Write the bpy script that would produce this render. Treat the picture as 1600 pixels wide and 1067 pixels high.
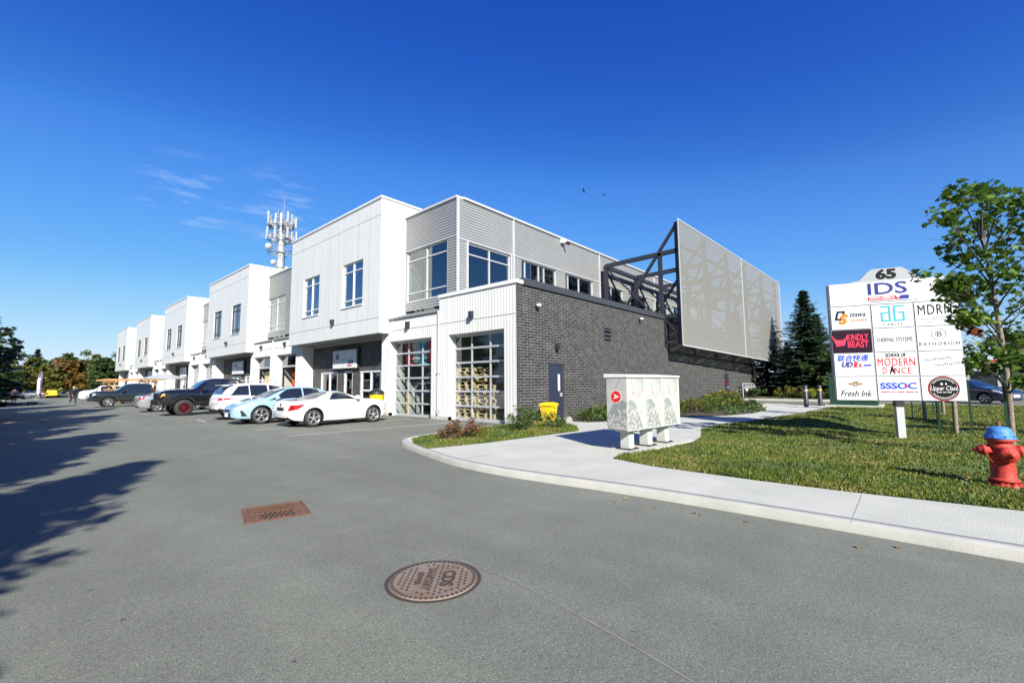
import bpy, bmesh, math, random
import numpy as np
from mathutils import Vector, Matrix
R = math.radians
random.seed(7)
for o in list(bpy.data.objects): bpy.data.objects.remove(o)
scene = bpy.context.scene
COL = scene.collection

# ------------------------------------------------------------ camera
yaw, pit, rol = R(41.689), R(5.276), R(-0.448)
cam_d = bpy.data.cameras.new('camera'); cam = bpy.data.objects.new('camera', cam_d); COL.objects.link(cam)
cam_d.sensor_width = 36; cam_d.lens = 689.46/1600*36; cam_d.clip_start = 0.05; cam_d.clip_end = 3000
fw = Vector((math.cos(pit)*math.cos(yaw), math.cos(pit)*math.sin(yaw), math.sin(pit)))
rt = Vector((math.sin(yaw), -math.cos(yaw), 0)); up = rt.cross(fw)
r2 = rt*math.cos(rol)+up*math.sin(rol); u2 = -rt*math.sin(rol)+up*math.cos(rol)
mw = Matrix((( r2.x,u2.x,-fw.x,0),(r2.y,u2.y,-fw.y,0),(r2.z,u2.z,-fw.z,1.5),(0,0,0,1)))
cam.matrix_world = mw
scene.camera = cam

# ------------------------------------------------------------ sky and sun
SUNV = Vector((-0.58, -1.0, 0.69)).normalized()      # towards the sun
el = math.asin(SUNV.z); az = math.atan2(SUNV.x, SUNV.y)
w = bpy.data.worlds.new('World'); scene.world = w; w.use_nodes = True
nt = w.node_tree; nt.nodes.clear()
N = lambda t: nt.nodes.new(t)
sky = N('ShaderNodeTexSky'); sky.sky_type = 'NISHITA'; sky.sun_disc = False
sky.sun_elevation = el; sky.sun_rotation = az; sky.altitude = 300
sky.air_density = 1.0; sky.dust_density = 0.25; sky.ozone_density = 3.5
hs = N('ShaderNodeHueSaturation'); hs.inputs['Saturation'].default_value = 1.25; hs.inputs['Value'].default_value = 1.0
gm = N('ShaderNodeRGBCurve')                          # camera-like contrast of a polarised autumn sky
pre = N('ShaderNodeVectorMath'); pre.operation = 'SCALE'; pre.inputs['Scale'].default_value = 0.1
post = N('ShaderNodeVectorMath'); post.operation = 'SCALE'; post.inputs['Scale'].default_value = 5.0
gm.mapping.extend = 'HORIZONTAL'
for ci, pts in enumerate((((.0,.0),(.044,.015),(.083,.046),(.10,.070),(.29,.195),(.41,.29),(1,.56),(2,.85)),((.0,.0),(.184,.088),(.287,.185),(.347,.265),(.694,.49),(.92,.61),(1.3,.74),(2,.90)),((.0,.0),(.479,.50),(.68,.665),(.807,.80),(1.0,.90),(2,.98)))):
    cv = gm.mapping.curves[ci]
    for k, (px_, py_) in enumerate(pts):
        px_ = min(px_*0.5, 1.0)
        if k == 0: cv.points[0].location = (px_, py_)
        elif k == len(pts)-1: cv.points[-1].location = (px_, py_)
        else: cv.points.new(px_, py_)
gm.mapping.update()
bg = N('ShaderNodeBackground'); bg.inputs['Strength'].default_value = 0.1
out = N('ShaderNodeOutputWorld')
nt.links.new(sky.outputs[0], hs.inputs['Color']); nt.links.new(hs.outputs[0], pre.inputs[0]); nt.links.new(pre.outputs[0], gm.inputs['Color']); nt.links.new(gm.outputs[0], post.inputs[0])
# a few thin wisps of cirrus, placed by direction in the sky
tc = N('ShaderNodeTexCoord'); mp = N('ShaderNodeMapping'); mp.inputs['Scale'].default_value = (5, 5, 26)
mp.inputs['Rotation'].default_value = (0.25, 0.12, 0)
nz = N('ShaderNodeTexNoise'); nz.inputs['Scale'].default_value = 2.6; nz.inputs['Detail'].default_value = 9; nz.inputs['Roughness'].default_value = 0.62
cr = N('ShaderNodeMapRange'); cr.inputs[1].default_value = 0.5; cr.inputs[2].default_value = 0.78; cr.inputs[3].default_value = 0; cr.inputs[4].default_value = 0.26
nt.links.new(tc.outputs['Generated'], mp.inputs[0]); nt.links.new(mp.outputs[0], nz.inputs[0]); nt.links.new(nz.outputs[0], cr.inputs[0])
def dirmask(v, rad):
    dp = N('ShaderNodeVectorMath'); dp.operation = 'DISTANCE'; dp.inputs[1].default_value = Vector(v).normalized()
    nt.links.new(tc.outputs['Generated'], dp.inputs[0])
    m = N('ShaderNodeMapRange'); m.interpolation_type = 'SMOOTHSTEP'
    m.inputs[1].default_value = rad; m.inputs[2].default_value = rad*0.25; m.inputs[3].default_value = 0; m.inputs[4].default_value = 1
    nt.links.new(dp.outputs['Value'], m.inputs[0]); return m
def raydir(px, py):
    d = r2*((px-800)/689.46)+u2*(-(py-533.5)/689.46)+fw; return d.normalized()
m1 = dirmask(raydir(295, 312), 0.10); m2 = dirmask(raydir(440, 335), 0.11)
mx = N('ShaderNodeMath'); mx.operation = 'MAXIMUM'
nt.links.new(m1.outputs[0], mx.inputs[0]); nt.links.new(m2.outputs[0], mx.inputs[1])
mu = N('ShaderNodeMath'); mu.operation = 'MULTIPLY'
nt.links.new(mx.outputs[0], mu.inputs[0]); nt.links.new(cr.outputs[0], mu.inputs[1])
mix = N('ShaderNodeMix'); mix.data_type = 'RGBA'
nt.links.new(mu.outputs[0], mix.inputs['Factor']); nt.links.new(post.outputs[0], mix.inputs['A'])
mix.inputs['B'].default_value = (5.5, 5.8, 6.2, 1)
nt.links.new(mix.outputs['Result'], bg.inputs['Color']); nt.links.new(bg.outputs[0], out.inputs[0])

sd = bpy.data.lights.new('sun', 'SUN'); sd.energy = 5.0; sd.angle = R(0.5); sd.color = (1.0, 0.945, 0.86)
sun = bpy.data.objects.new('sun', sd); COL.objects.link(sun)
sun.rotation_euler = SUNV.to_track_quat('Z', 'Y').to_euler()
sun.location = (0, -20, 30)
vs = scene.view_settings; vs.view_transform = 'Standard'; vs.look = 'None'; vs.gamma = 1; vs.use_curve_mapping = False
vs.exposure = 1.0
scene.render.engine = 'CYCLES'
scene.cycles.max_bounces = 7; scene.cycles.transparent_max_bounces = 12

# ------------------------------------------------------------ object helpers
def tag(o, label=None, cat=None, group=None, kind=None):
    if label: o['label'] = label
    if cat: o['category'] = cat
    if group: o['group'] = group
    if kind: o['kind'] = kind
    return o
def thing(name, label, cat, loc=(0,0,0), rz=0, group=None, scale=1):
    o = bpy.data.objects.new(name, None); COL.objects.link(o)
    o.location = loc; o.rotation_euler = (0,0,rz); o.scale = (scale,)*3
    o.empty_display_size = 0.2
    return tag(o, label, cat, group)
def copy_tree(o, parent=None):
    c = o.copy(); COL.objects.link(c)
    if parent is not None: c.parent = parent
    for ch in list(o.children): copy_tree(ch, c)
    return c

class MB:
    """collects geometry for ONE mesh object"""
    def __init__(s): s.v=[]; s.f=[]; s.m=[]; s.sm=[]
    def add(s, vs, fs, m=0, smooth=False):
        b=len(s.v); s.v += [tuple(p) for p in vs]
        for f in fs: s.f.append([b+i for i in f]); s.m.append(m); s.sm.append(smooth)
        return s
    def box(s, a, b, m=0, rz=0, c=None):
        x0,x1=sorted((a[0],b[0])); y0,y1=sorted((a[1],b[1])); z0,z1=sorted((a[2],b[2]))
        vs=[(x,y,z) for z in (z0,z1) for y in (y0,y1) for x in (x0,x1)]
        if rz:
            cx,cy = c if c else ((x0+x1)/2,(y0+y1)/2)
            vs=[(cx+(x-cx)*math.cos(rz)-(y-cy)*math.sin(rz), cy+(x-cx)*math.sin(rz)+(y-cy)*math.cos(rz), z) for x,y,z in vs]
        return s.add(vs,[(0,2,3,1),(4,5,7,6),(0,1,5,4),(2,6,7,3),(0,4,6,2),(1,3,7,5)],m)
    def bar(s, p, q, w, h=None, m=0):
        """rectangular beam from p to q"""
        h=h or w; p=Vector(p); q=Vector(q); d=(q-p).normalized()
        u=Vector((0,0,1)) if abs(d.z)<0.95 else Vector((1,0,0))
        a=d.cross(u).normalized()*w/2; b=d.cross(a).normalized()*h/2
        vs=[p-a-b,p+a-b,p+a+b,p-a+b,q-a-b,q+a-b,q+a+b,q-a+b]
        return s.add(vs,[(0,3,2,1),(4,5,6,7),(0,1,5,4),(1,2,6,5),(2,3,7,6),(3,0,4,7)],m)
    def tube(s, pts, rad, n=8, m=0, smooth=True, cap=True):
        pts=[Vector(p) for p in pts]; k=len(pts)
        rad=[rad]*k if not hasattr(rad,'__len__') else rad
        vs=[]; ref=None
        for i,p in enumerate(pts):
            d=(pts[min(i+1,k-1)]-pts[max(i-1,0)]).normalized()
            if ref is None:
                ref = Vector((1,0,0)) if abs(d.x)<0.8 else Vector((0,1,0))
            a=(ref-d*ref.dot(d)).normalized(); ref=a; b=d.cross(a)
            for j in range(n):
                t=2*math.pi*j/n; vs.append(p+(a*math.cos(t)+b*math.sin(t))*rad[i])
        fs=[(i*n+j,i*n+(j+1)%n,(i+1)*n+(j+1)%n,(i+1)*n+j) for i in range(k-1) for j in range(n)]
        s.add(vs,fs,m,smooth)
        if cap:
            s.add(vs[:n],[tuple(range(n))[::-1]],m); s.add(vs[-n:],[tuple(range(n))],m)
        return s
    def lathe(s, prof, n=24, m=0, c=(0,0,0), axis='z', smooth=True, cap=True):
        """prof: (radius, height) pairs"""
        vs=[]
        for r,h in prof:
            for j in range(n):
                t=2*math.pi*j/n; x,y=r*math.cos(t),r*math.sin(t)
                p={'z':(x,y,h),'y':(x,h,-y),'x':(h,x,y)}[axis]
                vs.append((p[0]+c[0],p[1]+c[1],p[2]+c[2]))
        k=len(prof)
        fs=[(i*n+j,i*n+(j+1)%n,(i+1)*n+(j+1)%n,(i+1)*n+j) for i in range(k-1) for j in range(n)]
        s.add(vs,fs,m,smooth)
        if cap:
            if prof[0][0]>1e-4: s.add(vs[:n],[tuple(range(n))[::-1]],m)
            if prof[-1][0]>1e-4: s.add(vs[-n:],[tuple(range(n))],m)
        return s
    def prism(s, poly, z0, z1, m=0):
        n=len(poly); vs=[(x,y,z0) for x,y in poly]+[(x,y,z1) for x,y in poly]
        return s.add(vs,[tuple(range(n))[::-1],tuple(range(n,2*n))]+[(i,(i+1)%n,n+(i+1)%n,n+i) for i in range(n)],m)
    def build(s, name, mats, parent=None, world=None, fixn=False):
        """world = location of the root thing when the geometry is written in world coordinates"""
        me=bpy.data.meshes.new(name)
        v=s.v
        if world is not None: v=[(p[0]-world[0],p[1]-world[1],p[2]-world[2]) for p in v]
        me.from_pydata(v,[],s.f)
        if not isinstance(mats,(list,tuple)): mats=[mats]
        for m in mats: me.materials.append(m)
        me.polygons.foreach_set('material_index', s.m); me.polygons.foreach_set('use_smooth', s.sm)
        if fixn:
            bm=bmesh.new(); bm.from_mesh(me); bmesh.ops.recalc_face_normals(bm, faces=bm.faces); bm.to_mesh(me); bm.free()
        me.update()
        o=bpy.data.objects.new(name, me); COL.objects.link(o)
        if parent is not None: o.parent=parent
        return o

def mesh_text(txt, size=1, bold=0, shear=0, align='CENTER', spacing=1.0, xs=1.0, extrude=0.0):
    cu=bpy.data.curves.new('lettering','FONT'); cu.body=txt; cu.size=size; cu.offset=bold; cu.shear=shear
    cu.align_x=align; cu.align_y='CENTER'; cu.space_character=spacing; cu.extrude=extrude; cu.resolution_u=3
    o=bpy.data.objects.new('lettering',cu); COL.objects.link(o)
    dg=bpy.context.evaluated_depsgraph_get(); me=bpy.data.meshes.new_from_object(o.evaluated_get(dg))
    vs=[(v.co.x*xs,v.co.y,v.co.z) for v in me.vertices]; fs=[tuple(p.vertices) for p in me.polygons]
    bpy.data.objects.remove(o); bpy.data.curves.remove(cu); bpy.data.meshes.remove(me)
    return vs,fs

# ------------------------------------------------------------ materials
MAT={}
def mat(name, col=(.5,.5,.5), rough=.6, metal=0, spec=.5, coat=0, noise=None, bump=None, **kw):
    """noise=(scale, amount) varies the base colour; bump=(scale, strength)"""
    m=bpy.data.materials.new(name); m.use_nodes=True; t=m.node_tree; b=t.nodes['Principled BSDF']
    b.inputs['Base Color'].default_value=(*col,1); b.inputs['Roughness'].default_value=rough
    b.inputs['Metallic'].default_value=metal; b.inputs['Specular IOR Level'].default_value=spec
    b.inputs['Coat Weight'].default_value=coat; b.inputs['Coat Roughness'].default_value=.04
    if noise or bump:
        tcn=t.nodes.new('ShaderNodeTexCoord')
    if noise:
        sc,am=noise[:2]; n=t.nodes.new('ShaderNodeTexNoise'); n.inputs['Scale'].default_value=sc; n.inputs['Detail'].default_value=6
        n.inputs['Roughness'].default_value=.65
        t.links.new(tcn.outputs['Object'], n.inputs[0])
        r=t.nodes.new('ShaderNodeValToRGB'); t.links.new(n.outputs[0], r.inputs[0])
        c2=noise[2] if len(noise)>2 else tuple(c*(1+am) for c in col)
        r.color_ramp.elements[0].position=.3; r.color_ramp.elements[1].position=.7
        r.color_ramp.elements[0].color=(*(c*(1-am) for c in col),1) if len(noise)<3 else (*col,1)
        r.color_ramp.elements[1].color=(*c2,1)
        t.links.new(r.outputs[0], b.inputs['Base Color'])
    if bump:
        n=t.nodes.new('ShaderNodeTexNoise'); n.inputs['Scale'].default_value=bump[0]; n.inputs['Detail'].default_value=5
        t.links.new(tcn.outputs['Object'], n.inputs[0])
        bp=t.nodes.new('ShaderNodeBump'); bp.inputs['Strength'].default_value=bump[1]; bp.inputs['Distance'].default_value=kw.get('bd',.02)
        t.links.new(n.outputs[0], bp.inputs['Height']); t.links.new(bp.outputs[0], b.inputs['Normal'])
    MAT[name]=m; return m
def leafmat(name, cols, rough=.5, trans=.25):
    """colour varies from leaf to leaf"""
    m=bpy.data.materials.new(name); m.use_nodes=True; t=m.node_tree; b=t.nodes['Principled BSDF']; o=t.nodes['Material Output']
    g=t.nodes.new('ShaderNodeNewGeometry'); r=t.nodes.new('ShaderNodeValToRGB')
    t.links.new(g.outputs['Random Per Island'], r.inputs[0]); e=r.color_ramp.elements
    e[0].color=(*cols[0],1); e[1].color=(*cols[-1],1)
    for i,c in enumerate(cols[1:-1]):
        x=e.new((i+1)/(len(cols)-1)); x.color=(*c,1)
    t.links.new(r.outputs[0], b.inputs['Base Color']); b.inputs['Roughness'].default_value=rough; b.inputs['Specular IOR Level'].default_value=.35
    tr=t.nodes.new('ShaderNodeBsdfTranslucent'); t.links.new(r.outputs[0], tr.inputs[0])
    mx=t.nodes.new('ShaderNodeMixShader'); mx.inputs[0].default_value=trans
    t.links.new(b.outputs[0], mx.inputs[1]); t.links.new(tr.outputs[0], mx.inputs[2]); t.links.new(mx.outputs[0], o.inputs[0])
    MAT[name]=m; return m
def glassmat(name, tint=(.55,.7,.72), refl=.14, rough=.0, boost=1.0):
    """flat pane: transparent with a mirror reflection that grows towards grazing"""
    m=bpy.data.materials.new(name); m.use_nodes=True; t=m.node_tree; t.nodes.remove(t.nodes['Principled BSDF']); o=t.nodes['Material Output']
    tr=t.nodes.new('ShaderNodeBsdfTransparent'); tr.inputs[0].default_value=(*tint,1)
    gl=t.nodes.new('ShaderNodeBsdfGlossy'); gl.inputs['Roughness'].default_value=rough; gl.inputs[0].default_value=(.9,.95,1,1)
    fc=t.nodes.new('ShaderNodeLayerWeight'); fc.inputs[0].default_value=.5
    fr=t.nodes.new('ShaderNodeMath'); fr.operation='POWER'; fr.inputs[1].default_value=4.0; t.links.new(fc.outputs['Facing'], fr.inputs[0])
    mr=t.nodes.new('ShaderNodeMapRange'); mr.inputs[3].default_value=refl; mr.inputs[4].default_value=1
    t.links.new(fr.outputs[0], mr.inputs[0])
    mx=t.nodes.new('ShaderNodeMixShader'); t.links.new(mr.outputs[0], mx.inputs[0])
    t.links.new(tr.outputs[0], mx.inputs[1]); t.links.new(gl.outputs[0], mx.inputs[2]); t.links.new(mx.outputs[0], o.inputs[0])
    MAT[name]=m; return m

mat('white_siding',(.585,.59,.565),.45,noise=(1.2,.03))
mat('white_trim',(.64,.645,.63),.4)
# faint rain streaks down the white cladding
m=MAT['white_siding']; t=m.node_tree; b=t.nodes['Principled BSDF']; src=b.inputs['Base Color'].links[0].from_socket
tq=t.nodes.new('ShaderNodeTexCoord'); mq=t.nodes.new('ShaderNodeMapping'); mq.inputs['Scale'].default_value=(3.2,3.2,.16); nq=t.nodes.new('ShaderNodeTexNoise'); nq.inputs['Scale'].default_value=1.4; nq.inputs['Detail'].default_value=6
rq=t.nodes.new('ShaderNodeMapRange'); rq.inputs[1].default_value=.35; rq.inputs[2].default_value=.62; rq.inputs[3].default_value=.94; rq.inputs[4].default_value=1.0
vq=t.nodes.new('ShaderNodeVectorMath'); vq.operation='MULTIPLY'
t.links.new(tq.outputs['Object'],mq.inputs[0]); t.links.new(mq.outputs[0],nq.inputs[0]); t.links.new(nq.outputs[0],rq.inputs[0]); t.links.new(src,vq.inputs[0]); t.links.new(rq.outputs[0],vq.inputs[1]); t.links.new(vq.outputs[0],b.inputs['Base Color'])
mat('grey_siding',(.335,.34,.335),.42,metal=.25,noise=(.8,.05))
mat('grey_trim',(.50,.51,.52),.4,metal=.2)
mat('dark_metal',(.022,.024,.03),.45)
mat('dark_cap',(.04,.042,.05),.5)
mat('black',(.01,.01,.012),.5)
mat('alu',(.46,.475,.49),.4,metal=.35)
mat('door_navy',(.018,.024,.045),.5)
mat('concrete',(.39,.40,.345),.88,noise=(1.1,.10,(.48,.485,.425)),bump=(70,.35))
mat('concrete_old',(.42,.415,.40),.9,noise=(5,.2),bump=(40,.3))
mat('interior',(.32,.32,.31),.8)
mat('interior_dark',(.06,.06,.062),.8)
mat('interior_floor',(.2,.2,.2),.7)
mat('pallet_wood',(.62,.45,.26),.8,noise=(9,.25))
mat('plywood',(.60,.44,.24),.8,noise=(3,.15))
mat('cedar',(.36,.19,.07),.7,noise=(5,.3))
mat('orange_paint',(.62,.10,.015),.5)
mat('rust',(.075,.035,.02),.85,noise=(14,.35,(.18,.085,.04)),bump=(60,.4))
mat('iron',(.215,.19,.16),.75,noise=(5,.3,(.17,.105,.065)),bump=(80,.4))
mat('iron_dark',(.05,.035,.03),.8)
mat('hyd_red',(.44,.035,.02),.6,noise=(13,.2,(.36,.03,.02)),bump=(45,.4))
mat('hyd_blue',(.03,.16,.50),.55,noise=(13,.15,(.08,.24,.52)),bump=(45,.4))
mat('yellow_plastic',(.72,.46,.01),.45,noise=(5,.08))
mat('bark',(.20,.165,.125),.9,noise=(10,.35),bump=(25,.6))
mat('bark_dark',(.06,.05,.04),.9,noise=(6,.3),bump=(20,.5))
mat('tan_paint',(.50,.34,.14),.6)
mat('galv',(.55,.56,.57),.45,metal=.5)
mat('mast_white',(.36,.37,.37),.5)
mat('mast_grey',(.28,.29,.30),.5)
mat('green_paint',(.012,.045,.028),.5)
mat('rubber',(.018,.018,.019),.75,bump=(40,.2))
mat('rim',(.55,.56,.58),.25,metal=.8)
mat('rim_dark',(.03,.03,.03),.4,metal=.5)
mat('rim_red',(.09,.004,.008),.35,metal=.3)
mat('car_glass',(.012,.016,.02),.03,spec=.9,coat=.6)
mat('car_trim',(.012,.012,.013),.5)
mat('car_well',(.006,.006,.006),.9)
mat('lamp_red',(.30,.006,.008),.12,coat=1)
mat('lamp_clear',(.62,.64,.66),.12,coat=1,metal=.2)
mat('lamp_amber',(.75,.28,.06),.12,coat=1)
mat('chrome',(.7,.71,.72),.15,metal=1)
mat('plate',(.7,.72,.75),.4)
glassmat('win_glass',(.34,.42,.44),.17)
glassmat('win_blue',(.16,.22,.30),.30)
glassmat('garage_glass',(.80,.89,.87),.08)
leafmat('leaf_green',[(.045,.10,.014),(.085,.17,.022),(.17,.26,.04),(.05,.11,.016),(.12,.20,.03)],trans=.38)
leafmat('leaf_red',[(.16,.03,.015),(.22,.06,.02),(.10,.03,.02)])
leafmat('leaf_autumn',[(.15,.075,.015),(.20,.10,.02),(.11,.10,.02),(.17,.06,.015),(.08,.09,.015)])
leafmat('leaf_olive',[(.07,.085,.015),(.12,.12,.02),(.05,.075,.015),(.17,.14,.02)])
leafmat('leaf_mid',[(.03,.06,.015),(.05,.09,.02),(.04,.07,.02)])
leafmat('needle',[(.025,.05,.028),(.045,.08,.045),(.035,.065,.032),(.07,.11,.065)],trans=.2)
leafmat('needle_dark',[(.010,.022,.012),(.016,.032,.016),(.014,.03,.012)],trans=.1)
leafmat('leaf_bright',[(.16,.20,.02),(.22,.22,.03),(.10,.16,.02)])
leafmat('shrub_red',[(.14,.04,.02),(.20,.09,.03),(.08,.07,.02),(.10,.03,.02)])
leafmat('shrub_green',[(.04,.08,.015),(.07,.12,.02),(.05,.09,.02),(.09,.12,.03)])
leafmat('flower_yellow',[(.50,.36,.02),(.38,.28,.02),(.55,.45,.05)])
leafmat('grass_blade',[(.05,.095,.010),(.085,.14,.013),(.12,.165,.018),(.20,.19,.04),(.07,.115,.012)],trans=.3)
leafmat('dead_leaf',[(.35,.26,.06),(.30,.15,.05),(.45,.38,.10)])
def brickmat(name, mortar=(.215,.215,.21)):
    m=bpy.data.materials.new(name); m.use_nodes=True; t=m.node_tree; b=t.nodes['Principled BSDF']
    tc=t.nodes.new('ShaderNodeTexCoord'); sx=t.nodes.new('ShaderNodeSeparateXYZ'); cx=t.nodes.new('ShaderNodeCombineXYZ')
    ad=t.nodes.new('ShaderNodeMath'); ad.operation='ADD'
    t.links.new(tc.outputs['Object'], sx.inputs[0]); t.links.new(sx.outputs[0], ad.inputs[0]); t.links.new(sx.outputs[1], ad.inputs[1])
    t.links.new(ad.outputs[0], cx.inputs[0]); t.links.new(sx.outputs[2], cx.inputs[1])
    br=t.nodes.new('ShaderNodeTexBrick'); t.links.new(cx.outputs[0], br.inputs['Vector'])
    br.inputs['Scale'].default_value=1; br.inputs['Brick Width'].default_value=.40; br.inputs['Row Height'].default_value=.103
    br.inputs['Mortar Size'].default_value=.0065; br.inputs['Mortar Smooth'].default_value=.1; br.inputs['Bias'].default_value=-.1
    br.inputs['Color1'].default_value=(.018,.018,.018,1); br.inputs['Color2'].default_value=(.038,.037,.036,1); br.inputs['Mortar'].default_value=(*mortar,1)
    n=t.nodes.new('ShaderNodeTexNoise'); n.inputs['Scale'].default_value=3; n.inputs['Detail'].default_value=7; t.links.new(tc.outputs['Object'], n.inputs[0])
    mr=t.nodes.new('ShaderNodeMapRange'); mr.inputs[1].default_value=.3; mr.inputs[2].default_value=.7; mr.inputs[3].default_value=.66; mr.inputs[4].default_value=1.3
    t.links.new(n.outputs[0], mr.inputs[0])
    vm=t.nodes.new('ShaderNodeVectorMath'); vm.operation='MULTIPLY'; t.links.new(br.outputs[0], vm.inputs[0]); t.links.new(mr.outputs[0], vm.inputs[1])
    t.links.new(vm.outputs[0], b.inputs['Base Color']); b.inputs['Roughness'].default_value=.8
    bp=t.nodes.new('ShaderNodeBump'); bp.inputs['Strength'].default_value=.6; bp.inputs['Distance'].default_value=.01; bp.invert=True
    t.links.new(br.outputs['Fac'], bp.inputs['Height']); t.links.new(bp.outputs[0], b.inputs['Normal'])
    MAT[name]=m; return m
brickmat('brick'); 
brickmat('brick_warm',(.42,.40,.38))
# perforated steel: the holes are far below a pixel, so it is a see-through mix
m=mat('perforated',(.36,.355,.33),.45,metal=.3); t=m.node_tree; b=t.nodes['Principled BSDF']
tr=t.nodes.new('ShaderNodeBsdfTransparent'); mxs=t.nodes.new('ShaderNodeMixShader'); mxs.inputs[0].default_value=.975
t.links.new(tr.outputs[0], mxs.inputs[1]); t.links.new(b.outputs[0], mxs.inputs[2]); t.links.new(mxs.outputs[0], t.nodes['Material Output'].inputs[0])
# asphalt
m=mat('asphalt',(.115,.117,.12),.85); t=m.node_tree; b=t.nodes['Principled BSDF']; tcn=t.nodes.new('ShaderNodeTexCoord')
def nnode(sc,det=6,ro=.6):
    n=t.nodes.new('ShaderNodeTexNoise'); n.inputs['Scale'].default_value=sc; n.inputs['Detail'].default_value=det; n.inputs['Roughness'].default_value=ro
    t.links.new(tcn.outputs['Object'], n.inputs[0]); return n
def ramp(src, stops):
    r=t.nodes.new('ShaderNodeValToRGB'); e=r.color_ramp.elements
    e[0].position,e[0].color=stops[0][0],(*stops[0][1],1); e[1].position,e[1].color=stops[-1][0],(*stops[-1][1],1)
    for p,c in stops[1:-1]: x=e.new(p); x.color=(*c,1)
    t.links.new(src, r.inputs[0]); return r.outputs[0]
def mul(a,bb):
    v=t.nodes.new('ShaderNodeVectorMath'); v.operation='MULTIPLY'; t.links.new(a,v.inputs[0]); t.links.new(bb,v.inputs[1]); return v.outputs[0]
fine=ramp(nnode(85,5,.9).outputs[0],[(.30,(.022,.026,.022)),(.43,(.115,.123,.098)),(.55,(.172,.181,.148)),(.70,(.50,.51,.44))])
grit=ramp(nnode(26,3,.9).outputs[0],[(.30,(.66,.66,.65)),(.47,(.97,.97,.97)),(.60,(1.06,1.06,1.06)),(.72,(1.45,1.45,1.43))])
fine=mul(fine,grit)
# hairline cracks: edges of a distorted cell pattern, only here and there
ds=t.nodes.new('ShaderNodeVectorMath'); ds.operation='MULTIPLY_ADD'; t.links.new(nnode(2.5,5,.7).outputs['Color'],ds.inputs[0]); ds.inputs[1].default_value=(.7,.7,0); t.links.new(tcn.outputs['Object'],ds.inputs[2])
ve=t.nodes.new('ShaderNodeTexVoronoi'); ve.feature='DISTANCE_TO_EDGE'; ve.inputs['Scale'].default_value=.19; t.links.new(ds.outputs[0],ve.inputs['Vector'])
ck=ramp(ve.outputs['Distance'],[(.0006,(.55,.55,.55)),(.0016,(1,1,1)),(1,(1,1,1))])
cg=t.nodes.new('ShaderNodeMapRange'); cg.inputs[1].default_value=.60; cg.inputs[2].default_value=.66; t.links.new(nnode(.33,2,.5).outputs[0],cg.inputs[0])
cm=t.nodes.new('ShaderNodeMix'); cm.data_type='RGBA'; cm.inputs['A'].default_value=(1,1,1,1); t.links.new(cg.outputs[0],cm.inputs['Factor']); t.links.new(ck,cm.inputs['B'])
fine=mul(fine,cm.outputs['Result'])
big=ramp(nnode(.22,8,.65).outputs[0],[(.3,(.80,.81,.80)),(.7,(1.14,1.14,1.12))])
mid=ramp(nnode(2.2,7,.7).outputs[0],[(.3,(.88,.88,.88)),(.7,(1.08,1.08,1.08))])
def spots_(sc,r0,r1,dark,gate):
    vo=t.nodes.new('ShaderNodeTexVoronoi'); vo.inputs['Scale'].default_value=sc; vo.inputs['Randomness'].default_value=1; t.links.new(tcn.outputs['Object'], vo.inputs[0])
    a=ramp(vo.outputs['Distance'],[(r0,(dark,dark,dark)),(r1,(1,1,1)),(1,(1,1,1))])
    g=t.nodes.new('ShaderNodeMapRange'); g.inputs[1].default_value=gate; g.inputs[2].default_value=gate+.02; t.links.new(nnode(.9,3,.6).outputs[0],g.inputs[0])
    mx=t.nodes.new('ShaderNodeMix'); mx.data_type='RGBA'; mx.inputs['A'].default_value=(1,1,1,1); t.links.new(g.outputs[0],mx.inputs['Factor']); t.links.new(a,mx.inputs['B']); return mx.outputs['Result']
spots=mul(spots_(2.4,.02,.05,.30,.35),spots_(7,.03,.075,.42,.50))
# wheel-polished lanes running along the building, and drips of oil between them
mpl=t.nodes.new('ShaderNodeMapping'); mpl.inputs['Scale'].default_value=(1.1,.05,1); t.links.new(tcn.outputs['Object'],mpl.inputs[0])
ln_=t.nodes.new('ShaderNodeTexNoise'); ln_.inputs['Scale'].default_value=1.0; ln_.inputs['Detail'].default_value=3; t.links.new(mpl.outputs[0],ln_.inputs[0])
lane=ramp(ln_.outputs[0],[(.35,(.90,.90,.90)),(.65,(1.07,1.07,1.06))])
t.links.new(mul(mul(mul(mul(fine,big),mid),spots),lane), b.inputs['Base Color'])
bp=t.nodes.new('ShaderNodeBump'); bp.inputs['Strength'].default_value=.35; bp.inputs['Distance'].default_value=.008
t.links.new(nnode(110,3,.8).outputs[0], bp.inputs['Height']); t.links.new(bp.outputs[0], b.inputs['Normal'])
# turf soil base
m=mat('turf',(.06,.09,.015),.9); t=m.node_tree; b=t.nodes['Principled BSDF']; tcn=t.nodes.new('ShaderNodeTexCoord')
a=ramp(nnode(.9,7,.7).outputs[0],[(.3,(.06,.10,.012)),(.5,(.11,.16,.018)),(.62,(.17,.17,.035)),(.75,(.21,.16,.06))])
f2=ramp(nnode(45,5,.8).outputs[0],[(.33,(.35,.35,.35)),(.5,(.95,.95,.95)),(.68,(1.6,1.6,1.5))])
t.links.new(mul(a,f2), b.inputs['Base Color'])
bp=t.nodes.new('ShaderNodeBump'); bp.inputs['Strength'].default_value=.9; bp.inputs['Distance'].default_value=.04
t.links.new(nnode(40,4,.8).outputs[0], bp.inputs['Height']); t.links.new(bp.outputs[0], b.inputs['Normal'])
mat('soil',(.055,.045,.025),.95,noise=(3,.3),bump=(20,.6))
mat('line_paint',(.42,.42,.41),.8,noise=(6,.25))
mat('far_ground',(.09,.10,.04),.95,noise=(.05,.2))
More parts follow.
